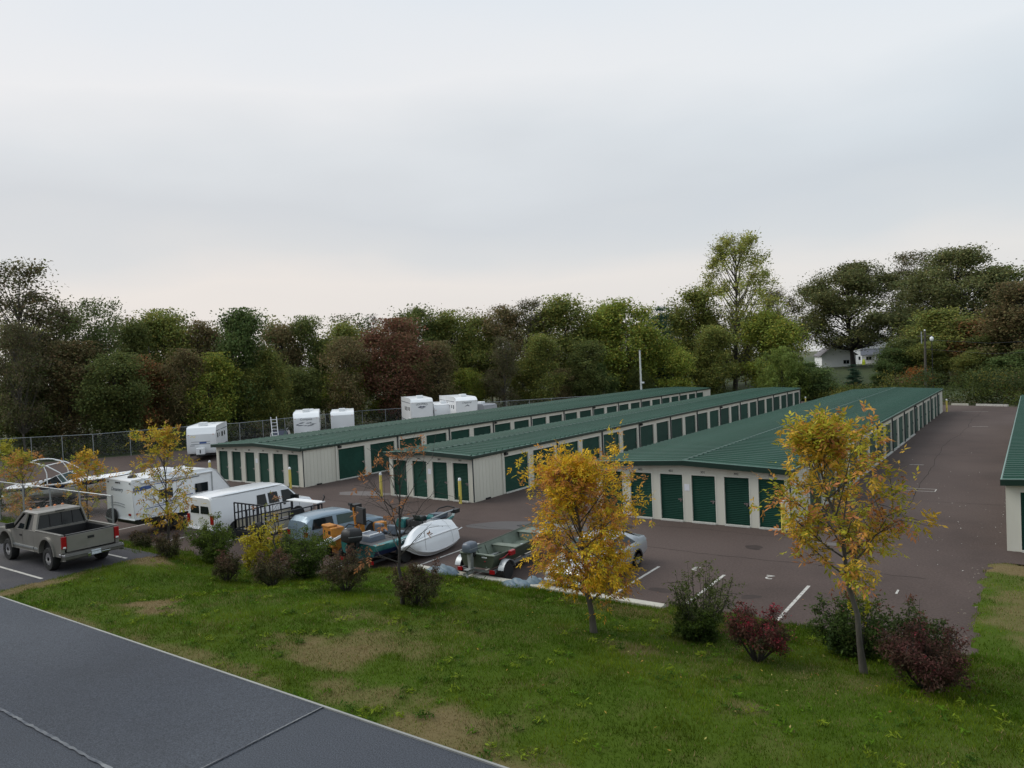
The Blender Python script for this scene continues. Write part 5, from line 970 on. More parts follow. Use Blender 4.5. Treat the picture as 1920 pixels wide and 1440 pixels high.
MB().tube([(-0.35, -0.2, 7.7), (-0.35, -0.2, 9.6)], 0.09, 8).build('conduit', MT['galv'], up); MB().lathe([(0.12, 0), (0.14, 0.1), (0.05, 0.2)], 10, (0.1, 0, 9.7)).build('insulator', MT['white'], up)
for k in range(2): MB().tube([(0.1, 0, 8.3 - 1.5 * k), (9, -8, 7.3 - 1.5 * k), (20, -18, 7.4 - 1.5 * k), (40, -36, 8.3 - 1.5 * k)], 0.025, 4).build('wire', MT['black'], up)
lp = thing('yard_lamp', 'small white globe yard lamp right of the utility pole', 'lamp', (-12.6, 128.0, 0)); MB().tube([(0, 0, 0), (0, 0, 8.0)], 0.06, 8).build('shaft', MT['black'], lp); MB().lathe([(0.05, 7.95), (0.22, 8.1), (0.28, 8.4), (0.20, 8.6), (0.03, 8.7)], 14).build('globe', MT['white'], lp, 60)

# ------------------------------------------------------------------ foliage generators
def leaf_quads(P, a, b, rng, up=0.35, droop=None):
    """one diamond-shaped leaf per point; returns verts, quads"""
    n = len(P); nrm = rng.normal(size=(n, 3)); nrm[:, 2] = np.abs(nrm[:, 2]) + up; nrm /= np.linalg.norm(nrm, axis=1)[:, None]
    t = rng.normal(size=(n, 3))
    if droop is not None: t[:, 2] -= droop
    t -= (t * nrm).sum(1)[:, None] * nrm; t /= np.linalg.norm(t, axis=1)[:, None] + 1e-9; bt = np.cross(nrm, t)
    sa = (a * rng.uniform(0.6, 1.3, n))[:, None]; sb = (b * rng.uniform(0.6, 1.3, n))[:, None]
    V = np.empty((n, 4, 3)); V[:, 0] = P - t * sa; V[:, 1] = P + bt * sb - t * sa * 0.1 + nrm * sb * 0.25; V[:, 2] = P + t * sa; V[:, 3] = P - bt * sb - t * sa * 0.1 + nrm * sb * 0.25
    return V.reshape(-1, 3), np.arange(n * 4).reshape(n, 4)
def leaf_cols(n, pal, w, rng, clump=None, spread=0.28, boost=1.0):
    pal = np.array(pal) * boost; idx = rng.choice(len(pal), n, p=np.array(w) / sum(w)); c = pal[idx] * rng.uniform(1 - spread, 1 + spread, (n, 1)) * rng.uniform(0.92, 1.08, (n, 3))
    if clump is not None: c = c * clump[:, None]
    return np.repeat(np.clip(c, 0.002, 0.9), 4, axis=0)
SHAPES = {'round': lambda t: np.sqrt(np.clip(1 - (2 * t - 1) ** 2, 0, 1)) ** 0.75, 'oak': lambda t: np.sqrt(np.clip(1 - ((t - 0.35) / 0.66) ** 2, 0.02, 1)), 'cone': lambda t: np.clip(1.03 - t, 0, 1) ** 0.85, 'flat': lambda t: 0.35 + 0.65 * np.sqrt(np.clip(1 - ((t - 0.66) / 0.36) ** 2, 0, 1)), 'oval': lambda t: np.sqrt(np.clip(1 - ((t - 0.42) / 0.6) ** 2, 0.01, 1))}
KIND = {  # H, W, crown base, clumps, leaves per clump, leaf half sizes, clump radius, shape, palette, weights, twigs
 'dark': (13, 8, 0.14, 99, 226, 0.142, 0.096, 0.115, 'round', [(0.048, 0.058, 0.018), (0.066, 0.070, 0.021), (0.036, 0.046, 0.017)], [4, 2, 2], 0),
 'dense': (12, 8, 0.03, 121, 239, 0.142, 0.096, 0.11, 'oval', [(0.034, 0.050, 0.017), (0.045, 0.060, 0.019)], [3, 2], 0),
 'olive': (14, 8, 0.12, 105, 214, 0.142, 0.096, 0.115, 'round', [(0.078, 0.083, 0.021), (0.055, 0.068, 0.020), (0.105, 0.092, 0.024)], [4, 3, 1], 1),
 'yellow': (12, 8, 0.08, 108, 226, 0.142, 0.096, 0.115, 'round', [(0.105, 0.120, 0.022), (0.072, 0.092, 0.021), (0.15, 0.125, 0.025)], [4, 3, 1], 0),
 'brown': (13, 8, 0.12, 94, 191, 0.142, 0.091, 0.12, 'oval', [(0.078, 0.062, 0.030), (0.058, 0.055, 0.024), (0.10, 0.068, 0.034)], [3, 3, 1], 2),
 'rust': (12, 8, 0.12, 94, 202, 0.142, 0.096, 0.12, 'round', [(0.125, 0.054, 0.026), (0.080, 0.058, 0.024), (0.070, 0.070, 0.022)], [3, 3, 2], 1),
 'red': (13, 8, 0.14, 99, 226, 0.142, 0.096, 0.115, 'round', [(0.072, 0.034, 0.022), (0.055, 0.034, 0.020), (0.050, 0.044, 0.020)], [4, 2, 1], 1),
 'thin': (18, 9, 0.22, 84, 151, 0.131, 0.088, 0.10, 'oval', [(0.050, 0.044, 0.024), (0.046, 0.052, 0.020), (0.065, 0.05, 0.028)], [3, 2, 1], 4),
 'flat': (16, 8, 0.52, 46, 155, 0.131, 0.088, 0.12, 'flat', [(0.045, 0.060, 0.020), (0.055, 0.060, 0.024)], [3, 2], 2),
 'bare': (16, 6, 0.3, 46, 3, 0.140, 0.080, 0.12, 'oval', [(0.07, 0.05, 0.03)], [1], 7),
 'pine': (14, 7, 0.03, 128, 202, 0.158, 0.048, 0.09, 'cone', [(0.020, 0.040, 0.026), (0.028, 0.048, 0.026)], [3, 1], 0),
 'airy': (28, 16, 0.12, 250, 100, 0.162, 0.104, 0.042, 'oval', [(0.105, 0.110, 0.028), (0.080, 0.090, 0.026), (0.14, 0.12, 0.03)], [4, 2, 1], 3),
 'willow': (9, 8, 0.02, 108, 145, 0.259, 0.054, 0.10, 'round', [(0.085, 0.105, 0.025), (0.065, 0.088, 0.024)], [3, 2], 0),
 'oak': (26, 24, 0.20, 202, 226, 0.225, 0.163, 0.062, 'oak', [(0.060, 0.064, 0.026), (0.076, 0.072, 0.028), (0.050, 0.058, 0.024)], [3, 2, 2], 1),
 'orange': (5, 4.5, 0.02, 67, 130, 0.108, 0.072, 0.13, 'round', [(0.14, 0.052, 0.016), (0.11, 0.065, 0.016), (0.06, 0.034, 0.016)], [4, 2, 1], 0),
}
def curve(a, b, bend, n=4):
    a = Vector(a); b = Vector(b); out_ = []
    for i in range(n + 1):
        t = i / n; p = a.lerp(b, t); p.z += bend * math.sin(math.pi * t) ; out_.append(p)
    return out_
def make_tree(kind, seed):
    H, W, cb, nc, nl, la, lb, rc, shp, pal, wts, tw = KIND[kind]; rng = np.random.RandomState(seed)
    t = rng.beta(1.15, 1.1, nc) if kind != 'pine' else rng.beta(1.0, 1.6, nc); prof = SHAPES[shp](t)
    rad = prof * W / 2 * np.sqrt(rng.uniform(0.12, 1, nc)) * rng.uniform(0.72, 1.08, nc); an = rng.uniform(0, 2 * np.pi, nc)
    if kind not in ('pine', 'willow'): rad = rad * (0.55 + 0.85 * vnoise(np.cos(an) * 1.6 + seed, np.sin(an) * 1.6 + t * 5.0, 1.0))
    C = np.stack([rad * np.cos(an), rad * np.sin(an), H * cb + t * H * (1 - cb) * 0.97], 1)
    if kind not in ('pine', 'willow', 'airy'):            # pull the clumps into a few uneven lobes
        nl_ = max(5, nc // 11); tl = rng.beta(1.1, 1.0, nl_); pl_ = SHAPES[shp](tl) * W / 2 * rng.uniform(0.35, 0.95, nl_); al = rng.uniform(0, 6.28, nl_); Lc = np.stack([pl_ * np.cos(al), pl_ * np.sin(al), H * cb + tl * H * (1 - cb) * 0.95], 1)
        own = np.argmin(((C[:, None, :] - Lc[None]) ** 2).sum(2), 1); k_ = rng.uniform(0.12, 0.42, nl_)[own][:, None]; C = C + (Lc[own] - C) * k_
    # trunk and limbs
    m = MB(); bendx, bendy = rng.uniform(-0.3, 0.3, 2); top = H * (0.9 if kind in ('pine', 'airy') else 0.72); nT = 7
    tr = [Vector((bendx * math.sin(3 * q / nT), bendy * math.sin(2.3 * q / nT), top * q / nT)) for q in range(nT + 1)]; r0 = 0.020 * H ** 0.9 * (1.4 if kind == 'oak' else 1.0) * 0.85
    m.tube(tr, [r0 * (1 - 0.82 * (q / nT) ** 0.9) * (1.25 if q == 0 else 1) for q in range(nT + 1)], 8)
    for i in range(0, nc, 1 if (tw >= 2 and kind != 'airy') or kind == 'oak' else 2):
        c = Vector(C[i]); z0 = min(top * 0.96, max(H * cb * 0.75 + 0.3, c.z - (c.xy.length) * (rng.uniform(0.5, 1.0) if kind not in ('airy', 'thin', 'flat') else rng.uniform(1.3, 2.2)) - 0.4)); q = z0 / top * nT; k = min(nT - 1, int(q)); p = tr[k].lerp(tr[k + 1], q - k)
        m.tube(curve(p, c, -0.04 * (c - p).length + 0.12 * rng.rand(), 3), [r0 * 0.30, r0 * 0.2, r0 * 0.12, r0 * 0.05], 4, cap=False)
        for _ in range(tw):
            d = Vector(rng.normal(size=3)); d.z = abs(d.z) * 0.9; d.normalize(); m.tube([c, c + d * W * 0.07, c + d * W * 0.13 + Vector((0, 0, 0.15))], [0.028, 0.018, 0.008], 3, cap=False)
    # leaves
    cnt = rng.poisson(nl, nc); idx = np.repeat(np.arange(nc), cnt); n = len(idx); R_ = rc * W * rng.uniform(0.7, 1.35, nc)
    off = np.clip(rng.normal(size=(n, 3)), -1.7, 1.7) * 0.62 * np.where(rng.rand(n) < 0.30, 1.75, 0.95)[:, None]; off[:, 2] *= 0.72 if kind != 'airy' else 1.05
    if kind == 'willow': off[:, 2] = -np.abs(rng.normal(size=n)) * 2.0; off[:, :2] *= 0.5
    if kind == 'pine': off[:, 2] *= 0.45
    P = C[idx] + off * R_[idx][:, None]; P[:, 2] = np.clip(P[:, 2], 0.15, H * 1.0)
    V, Q = leaf_quads(P, la, lb, rng, 0.4, 2.5 if kind == 'willow' else None); cl = rng.uniform(0.8, 1.22, nc)[idx]
    trunk = m.mesh('trunk', MT['bark'] if kind in ('thin', 'airy', 'bare', 'flat') else MT['barkd'], 50)
    return trunk, fast_mesh('crown', V, Q, MT['leaf'], leaf_cols(n, pal, wts, rng, cl, boost=2.75)), H, W
PROTO = {}
TREES = [
(-89.9,35.1,21.0,10.6,'thin',"tall brown thin-leaved tree at the far left edge of the picture"),
(-91.9,39.7,16.9,6.1,'thin',"smaller half-bare tree just right of the tall leftmost tree"),
(-86.6,42.2,16.9,5.7,'flat',"flat-topped open tree with forked trunk near the left end of the woods"),
(-87.6,46.2,14.6,4.2,'dark',"rounded dark green tree just right of the flat-topped tree"),
(-85.3,38.0,12.0,6.9,'brown',"dull brown tree standing in front of the half-bare left tree"),
(-80.1,40.4,10.9,5.9,'dark',"low dark green tree in front of the flat-topped tree"),
(-87.6,51.2,16.1,6.9,'olive',"olive tree with a small knob of leaves on top at the left"),
(-85.9,53.6,14.5,5.6,'brown',"brownish tree between the knob-topped olive tree and the pointed dark tree"),
(-82.3,45.0,10.3,6.3,'rust',"low rusty-leaved tree above the left stretch of chain-link fence"),
(-80.2,56.4,15.7,6.9,'dense',"dense dark green tree with a pointed top left of the red tree"),
(-78.3,50.2,10.3,5.9,'yellow',"yellow-green tree behind the leftmost white camper"),
(-84.8,65.4,14.3,6.1,'brown',"thin brownish tree just right of the pointed dark tree"),
(-82.9,69.1,15.3,5.7,'dark',"dark round-headed tree above the camper with the mountain graphic"),
(-79.6,71.5,14.6,7.1,'olive',"olive tree left of the bare twiggy tree"),
(-81.9,79.7,16.7,4.5,'bare',"bare twiggy tree rising above the woods left of the red tree"),
(-70.5,73.0,14.2,7.2,'red',"dark red autumn tree in the middle of the woods"),
(-76.5,83.5,16.9,7.9,'dark',"tall dark green tree right behind the red tree"),
(-73.2,88.2,16.0,7.5,'olive',"feathery olive tree right of the red tree"),
(-72.2,93.8,15.6,7.1,'olive',"slender olive tree two to the right of the red tree"),
(-69.1,96.0,16.6,7.4,'brown',"reddish brown tree left of the woods' middle tall trees"),
(-66.2,100.5,17.9,7.6,'thin',"lacy dark tree above the long roofs"),
(-62.5,105.6,18.3,9.8,'olive',"broad tall olive tree over the farthest roof"),
(-62.4,115.5,17.7,6.0,'yellow',"narrow pale green tree between two broad green trees"),
(-55.0,110.9,17.3,10.3,'yellow',"large light green tree left of the dark evergreen"),
(-54.0,121.3,16.9,8.0,'pine',"dark blue-green evergreen left of the tallest airy tree"),
(-50.3,130.1,20.1,11.6,'olive',"olive tree crowding the left foot of the tallest airy tree"),
(-45.8,137.3,29.7,17.3,'airy',"tallest tree in the picture with see-through yellow-green crown"),
(-42.6,160.1,20.8,9.5,'thin',"greyish thin tree behind the rounded green tree"),
(-37.3,130.5,15.0,12.8,'yellow',"rounded green tree at the right foot of the tallest airy tree"),
(-32.2,119.3,8.6,8.1,'willow',"weeping willow in front of the rounded green tree"),
(-44.2,120.7,12.3,12.4,'olive',"bushy olive tree below the tallest airy tree"),
(-28.7,122.9,6.0,7.0,'dense',"low black-green bushy tree left of the white house"),
(-35.6,193.3,27.7,24.9,'oak',"big spreading dark oak in front of the white houses"),
(-24.6,134.3,5.0,3.2,'pine',"small cone-shaped evergreen below the white house"),
(-27.7,240.7,34.4,16.7,'thin',"half-bare grey tree between the two great dark trees"),
(-16.7,221.4,31.7,27.2,'oak',"massive dark round tree on the right skyline"),
(-5.1,229.4,26.4,17.7,'dark',"dark tree at the right end of the skyline"),
(-13.1,156.1,14.3,15.0,'olive',"dome-shaped olive tree behind the utility pole"),
(-17.9,147.7,9.0,7.9,'dark',"dull green tree just left of the utility pole"),
(-7.2,151.6,11.5,10.8,'rust',"rust-tinged tree right of the dome-shaped olive tree"),
(-1.7,143.4,16.8,10.1,'brown',"brownish tree cut off by the right edge of the picture"),
(-16.1,136.6,4.1,4.0,'orange',"small bright orange bush tree behind the far end of the roofs"),
(-86.4,34.7,9.8,7.8,'dark',"low dark tree behind the fence at the left edge"),
(-77.5,55.6,8.3,7.1,'olive',"low olive tree behind the leaning white ladder"),
(-77.5,62.9,8.5,8.2,'dark',"low dark tree behind the camper with the mountain graphic"),
(-74.4,67.6,7.9,7.7,'yellow',"low yellow-green tree behind the plain white camper"),
(-74.3,73.8,9.3,7.4,'yellow',"small yellowish tree under the red tree"),
(-71.8,80.4,8.2,8.4,'dark',"low dark tree right of and below the red tree"),
(-67.9,84.4,7.1,6.2,'yellow',"little light green tree above the gray trailer"),
(-63.3,92.5,8.2,7.7,'olive',"small round-topped olive tree with visible trunk over the roofs"),
(-59.5,97.6,6.4,9.0,'brown',"low brown-green tree behind the middle of the farthest roof"),
(-56.2,103.5,7.0,9.2,'dense',"low dark green tree left of the white light pole"),
(-51.2,108.3,5.8,10.1,'dark',"low dark tree behind the white light pole"),
(-4.2,141.3,5.1,10.1,'dense',"low dark green tree at the far right end of the lot"),
(-10.0,142.0,3.4,7.9,'brown',"low brownish tree at the end of the long driveway"),
(-21.8,141.0,2.9,7.3,'dense',"low dark thicket tree right of the small cone evergreen"),
(-83.7,33.1,14.1,4.3,'thin',"brown tree with a pale forked trunk in front of the tall leftmost tree"),
(-73.8,66.9,11.9,5.6,'brown',"slim brown tree above the plain white camper"),
(-62.6,87.0,11.5,5.1,'thin',"thin tree with a pale crooked trunk above the farthest roof"),
(-59.9,92.6,11.7,5.5,'olive',"slim olive tree right of the pale crooked trunk"),
(-67.5,78.6,11.0,5.2,'brown',"slim brown-green tree above the tall fifth-wheel campers"),
(-76.7,57.4,10.9,4.3,'olive',"slim olive tree above the dark blue SUV"),
(-79.2,47.2,10.8,4.2,'brown',"slim brown tree above the leftmost white camper"),
(-47.8,113.3,9.9,6.9,'yellow',"slim yellow-green tree right of the white light pole"),
(-56.6,99.7,10.4,5.4,'dark',"slim dark tree over the farthest roof, left of the white light pole"),
(-14.5,145.2,8.0,10.0,'olive',"mid-height olive tree left of the rust-tinged tree"),
(-5.0,148.2,9.3,9.8,'dark',"dark green tree between the rust-tinged tree and the right edge"),
(-2.3,137.7,6.6,7.3,'dense',"low black-green tree at the right edge beyond the driveway"),
(-20.4,144.6,7.2,6.5,'dense',"dark upright tree beside the lawn of the white houses"),
(-8.1,141.0,6.4,8.6,'olive',"low olive tree at the right end of the driveway"),
]
rt = random.Random(12); cnt_k = {}
for x, y, ztop, w, kind, lab in TREES:
    v = cnt_k.get(kind, 0); cnt_k[kind] = v + 1; key = (kind, v % 2)
    if key not in PROTO: PROTO[key] = make_tree(kind, 100 * (v % 2) + sum(map(ord, kind)))
    tk, cw, H, W = PROTO[key]; z = hill_z(x, y) - 0.05
    t = thing('woodland_tree', lab, 'tree', (x, y, z), rt.uniform(0, 6.28), 'trees around the lot')
    sh = (ztop - z) / H; sw = w * 1.22 / W; sw = min(max(sw, sh * 0.62), sh * (1.12 if x < -32 else 2.0) if kind not in ('willow', 'orange', 'oak', 'airy') else 9); q_ = rt.uniform(0.88, 1.14); t.scale = (sw * q_, sw / q_, sh); t.rotation_euler.x = rt.uniform(-0.06, 0.06); t.rotation_euler.y = rt.uniform(-0.06, 0.06)
    link('trunk', tk, t); link('crown', cw, t)

# woodland mass behind the front trees, too deep to tell apart
rng = np.random.RandomState(5)
LINE = [(-150, -10), (-118, 16), (-97, 36), (-90, 50), (-86, 62), (-88, 80), (-84, 98), (-76, 112), (-66, 124), (-56, 134), (-46, 146), (-30, 160), (-10, 168), (16, 150), (40, 125), (70, 110)]
def along(u):
    u = np.clip(u, 0, 0.9999) * (len(LINE) - 1); i = u.astype(int); f_ = u - i; A = np.array(LINE)[i]; B = np.array(LINE)[i + 1]; d = B - A; d = d / np.linalg.norm(d, axis=1)[:, None]; return A + (B - A) * f_[:, None], np.stack([-d[:, 1], d[:, 0]], 1)
nc = 1700; u = rng.rand(nc); p, nrm = along(u); dep = rng.uniform(0, 26, nc); base = p + nrm * dep[:, None]
hgt = (12.6 + 4.5 * vnoise(u * 60, dep * 0 + 3.3)) * rng.uniform(0.72, 1.08, nc) + dep * 0.06
hgt = np.where(base[:, 0] > -44, hgt * 0.78, hgt)
azm = np.degrees(np.arctan2(base[:, 0], base[:, 1])); ok = ~((azm > -14.2) & (azm < -8.2)); base, hgt, u, dep = base[ok], hgt[ok], u[ok], dep[ok]; nc = len(base)
tt_ = rng.uniform(0.12, 1, nc) ** 0.8; Cc = np.stack([base[:, 0], base[:, 1], hgt * tt_], 1)
ncl = rng.poisson(150, nc); idx = np.repeat(np.arange(nc), ncl); n = len(idx); off = np.clip(rng.normal(size=(n, 3)), -1.5, 1.5) * np.array([1.05, 1.05, 0.85]); P = Cc[idx] + off; P[:, 2] = np.clip(P[:, 2], 0.1, 40)
V, Q = leaf_quads(P, 0.20, 0.14, rng, 0.4)
pals = 2.7 * np.array([(0.042, 0.056, 0.018), (0.075, 0.074, 0.022), (0.062, 0.052, 0.026), (0.030, 0.046, 0.017), (0.085, 0.05, 0.026), (0.095, 0.095, 0.022)]); pc = pals[rng.choice(6, nc, p=[.3, .22, .2, .16, .05, .07])] * rng.uniform(0.75, 1.2, (nc, 1))
tag(link('woodland_backdrop', fast_mesh('woodland_backdrop', V, Q, MT['leaf'], np.repeat(np.clip(pc[idx] * rng.uniform(0.72, 1.28, (n, 1)), 0, 1), 4, axis=0))), 'deep mass of mixed autumn woodland behind the lot', 'woodland', kind='stuff')
m = MB()
for k in range(190):
    uu = np.array([rng.rand()]); p, nr = along(uu); q = p[0] + nr[0] * rng.uniform(-7, 14)
    if -14.5 < math.degrees(math.atan2(q[0], q[1])) < -7.5: continue
    h = rng.uniform(6, 13); l = rng.uniform(-0.5, 0.5, 2); m.tube([(q[0], q[1], 0), (q[0] + l[0], q[1] + l[1], h * 0.5), (q[0] + l[0] * 1.5, q[1] - l[1], h)], [0.16, 0.11, 0.04], 5, cap=False)
tag(m.build('woodland_stems', MT['bark'], None, 50), 'thin grey trunks deep inside the woodland', 'woodland', kind='stuff')
# undergrowth along the edge of the woods
EDGE = [(-105, 14), (-93, 25.5), (-84.8, 32.0), (-78.2, 37.0), (-76.5, 43.5), (-73.0, 50.0), (-72, 67.5), (-68, 72.5), (-61, 85), (-51.5, 98), (-43.5, 113), (-38, 119), (-22, 112), (-7.5, 106.5), (-1, 103.6), (9, 99), (30, 90)]
nc = 560; uu = np.clip(rng.rand(nc), 0, 0.9999) * (len(EDGE) - 1); i = uu.astype(int); f_ = uu - i; A = np.array(EDGE)[i]; B = np.array(EDGE)[i + 1]; d = B - A; d = d / np.linalg.norm(d, axis=1)[:, None]
base = A + (B - A) * f_[:, None] + np.stack([-d[:, 1], d[:, 0]], 1) * rng.uniform(0.3, 6.5, nc)[:, None]
Cc = np.stack([base[:, 0], base[:, 1], rng.uniform(0.1, 1.5, nc) ** 1.3 + 0.15], 1); ncl = rng.poisson(70, nc); idx = np.repeat(np.arange(nc), ncl); n = len(idx); P = Cc[idx] + rng.normal(size=(n, 3)) * np.array([0.62, 0.62, 0.36]); P[:, 2] = np.clip(P[:, 2], 0.03, 5)
V, Q = leaf_quads(P, 0.13, 0.075, rng, 0.5); pals = 1.3 * np.array([(0.060, 0.082, 0.018), (0.085, 0.098, 0.02), (0.045, 0.058, 0.018), (0.12, 0.115, 0.024), (0.08, 0.06, 0.028)]); pc = pals[rng.choice(5, nc, p=[.34, .2, .26, .1, .1])]
tag(link('undergrowth', fast_mesh('undergrowth', V, Q, MT['leaf'], np.repeat(pc[idx] * rng.uniform(0.7, 1.3, (n, 1)), 4, axis=0))), 'weedy green undergrowth along the edge of the woods', 'undergrowth', kind='stuff')

E2 = np.array([(-34, 121), (-22, 114), (-7.5, 107.5), (-1, 104.6), (9, 100), (30, 91)]); nc = 330; uu = np.clip(rng.rand(nc), 0, 0.9999) * (len(E2) - 1); i = uu.astype(int); f_ = uu - i; A = E2[i]; B = E2[i + 1]; base = A + (B - A) * f_[:, None] + np.array([0.4, 0.9]) * rng.uniform(0.3, 12, nc)[:, None]
azm = np.degrees(np.arctan2(base[:, 0], base[:, 1])); hz = np.where((azm > -13) & (azm < -8.5), 0.9, 3.6)
Cc = np.stack([base[:, 0], base[:, 1], hz * rng.uniform(0.05, 1, nc) + 0.2], 1); ncl = rng.poisson(95, nc); idx = np.repeat(np.arange(nc), ncl); n = len(idx); P = Cc[idx] + rng.normal(size=(n, 3)) * np.array([0.8, 0.8, 0.5]); P[:, 2] = np.clip(P[:, 2], 0.03, 6)
V, Q = leaf_quads(P, 0.15, 0.09, rng, 0.5); pals = 1.5 * np.array([(0.045, 0.058, 0.018), (0.065, 0.080, 0.02), (0.034, 0.046, 0.017), (0.11, 0.10, 0.024), (0.08, 0.055, 0.028)]); pc = pals[rng.choice(5, nc, p=[.36, .22, .26, .06, .1])]
tag(link('thicket', fast_mesh('thicket', V, Q, MT['leaf'], np.repeat(pc[idx] * rng.uniform(0.7, 1.3, (n, 1)), 4, axis=0))), 'dark overgrown thicket across the end of the long driveway', 'thicket', kind='stuff')

# ------------------------------------------------------------------ young trees on the lawn bank
def young_tree(name, label, loc, H, W, base, nprim, nsec, nleaf, la, lb, pal, wts, seed, r0=0.06, lean=(0, 0), group=None, dens=None, twig=0.34, bark='bark', shape='oval', cat='tree', prune=0.0):
    rng = np.random.RandomState(seed); t = thing(name, label, cat, loc, 0, group); m = MB(); N_ = 8; tips = []
    wob = rng.uniform(-0.06, 0.06, (N_ + 1, 2)); wob[0] = 0
    tr = [Vector((lean[0] * (q / N_) ** 1.4 + wob[q][0], lean[1] * (q / N_) ** 1.4 + wob[q][1], H * 0.95 * q / N_)) for q in range(N_ + 1)]
    m.tube(tr, [r0 * (1 - 0.88 * (q / N_)) * (1.3 if q == 0 else 1) for q in range(N_ + 1)], 8)
    ga = rng.uniform(0, 6.28)
    for i in range(nprim):
        q = base + (0.97 - base) * (i + rng.uniform(0, 0.8)) / nprim; u_ = (q - base) / (1 - base); k = min(N_ - 1, int(q * N_)); p = tr[k].lerp(tr[k + 1], q * N_ - k)
        ga += 2.4 + rng.uniform(-0.4, 0.4); L_ = W / 2 * float(SHAPES[shape](np.array([u_ * 0.9 + 0.05]))[0]) * rng.uniform(0.75, 1.12); el = math.radians(rng.uniform(22, 50) + 28 * u_)
        d = Vector((math.cos(ga) * math.cos(el), math.sin(ga) * math.cos(el), math.sin(el))); L_ = min(L_ / max(0.35, math.cos(el)) * 0.82, max(0.12, (H * 0.96 - p.z) / math.sin(el)))
        pts = [p, p + d * L_ * 0.35, p + d * L_ * 0.7 + Vector((0, 0, 0.05 * L_)), p + d * L_ + Vector(tuple(rng.normal(size=3) * 0.05))]; rb = max(0.008, r0 * 0.42 * (1 - 0.6 * q))
        m.tube(pts, [rb, rb * 0.75, rb * 0.5, rb * 0.2], 5, cap=False)
        for j in range(nsec):
            s_ = (j + rng.uniform(0.3, 1)) / nsec; a = pts[0].lerp(pts[3], 0.22 + 0.78 * s_); dd = (d * 0.6 + Vector(tuple(rng.normal(size=3) * 0.62))).normalized(); l2 = L_ * twig * rng.uniform(0.6, 1.2); b = a + dd * l2
            m.tube([a, a.lerp(b, 0.5) + Vector((0, 0, 0.02)), b], [rb * 0.4, rb * 0.28, 0.003], 4, cap=False)
            keep = 1.0 if rng.rand() > prune else 0.0
            for f__ in (0.25, 0.5, 0.75, 1.0): tips.append((*a.lerp(b, f__), keep))
    T = np.array(tips); T = T[T[:, 3] > 0][:, :3]
    m.build('trunk', MT[bark], t, 50)
    if nleaf:
        idx = rng.randint(0, len(T), nleaf); P = T[idx] + rng.normal(size=(nleaf, 3)) * np.array([1, 1, 0.8]) * (dens or 0.085) * (W / 3.0) ** 0.4
        # leaflets grouped along short drooping stalks, six to a leaf
        nr = nleaf // 6; P0 = P[:nr]; ax_ = P0 - np.array([lean[0] * 0.5, lean[1] * 0.5, H * 0.45]); ax_ /= np.linalg.norm(ax_, axis=1)[:, None] + 1e-6
        dr_ = ax_ * 0.8 + rng.normal(size=(nr, 3)) * 0.7; dr_[:, 2] -= 0.45; dr_ /= np.linalg.norm(dr_, axis=1)[:, None]; sd_ = np.cross(dr_, rng.normal(size=(nr, 3)) * 0.4 + np.array([0, 0, 1.0])); sd_ /= np.linalg.norm(sd_, axis=1)[:, None] + 1e-6; up_ = np.cross(sd_, dr_)
        ln_ = la * rng.uniform(2.4, 4.2, nr); Vs = []; Ps = []
        for k6 in range(6):
            sg = -1 if k6 % 2 else 1; tt6 = (0 if k6 == 5 else sg) * sd_ * 0.85 + dr_ * (1.0 if k6 == 5 else 0.55) + rng.normal(size=(nr, 3)) * 0.18; tt6[:, 2] -= 0.15; tt6 /= np.linalg.norm(tt6, axis=1)[:, None]; nn6 = up_ + rng.normal(size=(nr, 3)) * 0.25; bt6 = np.cross(nn6, tt6); bt6 /= np.linalg.norm(bt6, axis=1)[:, None] + 1e-6
            c6 = P0 + dr_ * (ln_ * (0.25 + 0.15 * k6))[:, None]; sa6 = (la * rng.uniform(0.7, 1.3, nr))[:, None]; sb6 = (lb * rng.uniform(0.7, 1.3, nr))[:, None]; q6 = np.empty((nr, 4, 3)); q6[:, 0] = c6; q6[:, 1] = c6 + tt6 * sa6 * 0.85 + bt6 * sb6; q6[:, 2] = c6 + tt6 * sa6 * 2; q6[:, 3] = c6 + tt6 * sa6 * 0.85 - bt6 * sb6; Vs.append(q6); Ps.append(c6)
        V = np.stack(Vs, 1).reshape(-1, 3); nleaf = nr * 6; Q = np.arange(nleaf * 4).reshape(nleaf, 4); P = np.repeat(P0, 6, axis=0); g = vnoise(P[:, 0] * 1.0 + P[:, 2], P[:, 1] + P[:, 2] * 1.3, 1.6)
        pal_ = np.array(pal); wt = np.array(wts, float); pr = np.clip(g + np.repeat(rng.normal(size=nr), 6) * 0.2 + rng.normal(size=nleaf) * 0.06, 0, 0.999); cdf = np.cumsum(wt) / wt.sum(); ci = np.searchsorted(cdf, pr); ci = np.clip(ci, 0, len(pal_) - 1)
        c = pal_[ci] * 1.38 * rng.uniform(0.7, 1.3, (nleaf, 1)); me = fast_mesh('crown', V, Q, MT['leaff'], np.repeat(np.clip(c, 0, 0.9), 4, axis=0)); link('crown', me, t)
    return t
GOLD = [(0.48, 0.30, 0.024), (0.56, 0.33, 0.022), (0.37, 0.29, 0.024), (0.44, 0.21, 0.040), (0.36, 0.16, 0.055)]
gz = lambda x, y: float(ground_z(np.array(x), np.array(y)))
def stand(x, y): return (x, y, gz(x, y) - 0.02)
young_tree('golden_ash_tree', 'round-headed golden tree on a straight trunk in front of the silver sedan', stand(-9.43, 16.57), 4.5, 3.0, 0.19, 40, 9, 29000, 0.052, 0.018, GOLD, [2.6, 2.6, 2.8, 2.4, 1.8], 21, 0.080, (-0.36, -0.18), dens=0.135, twig=0.42)
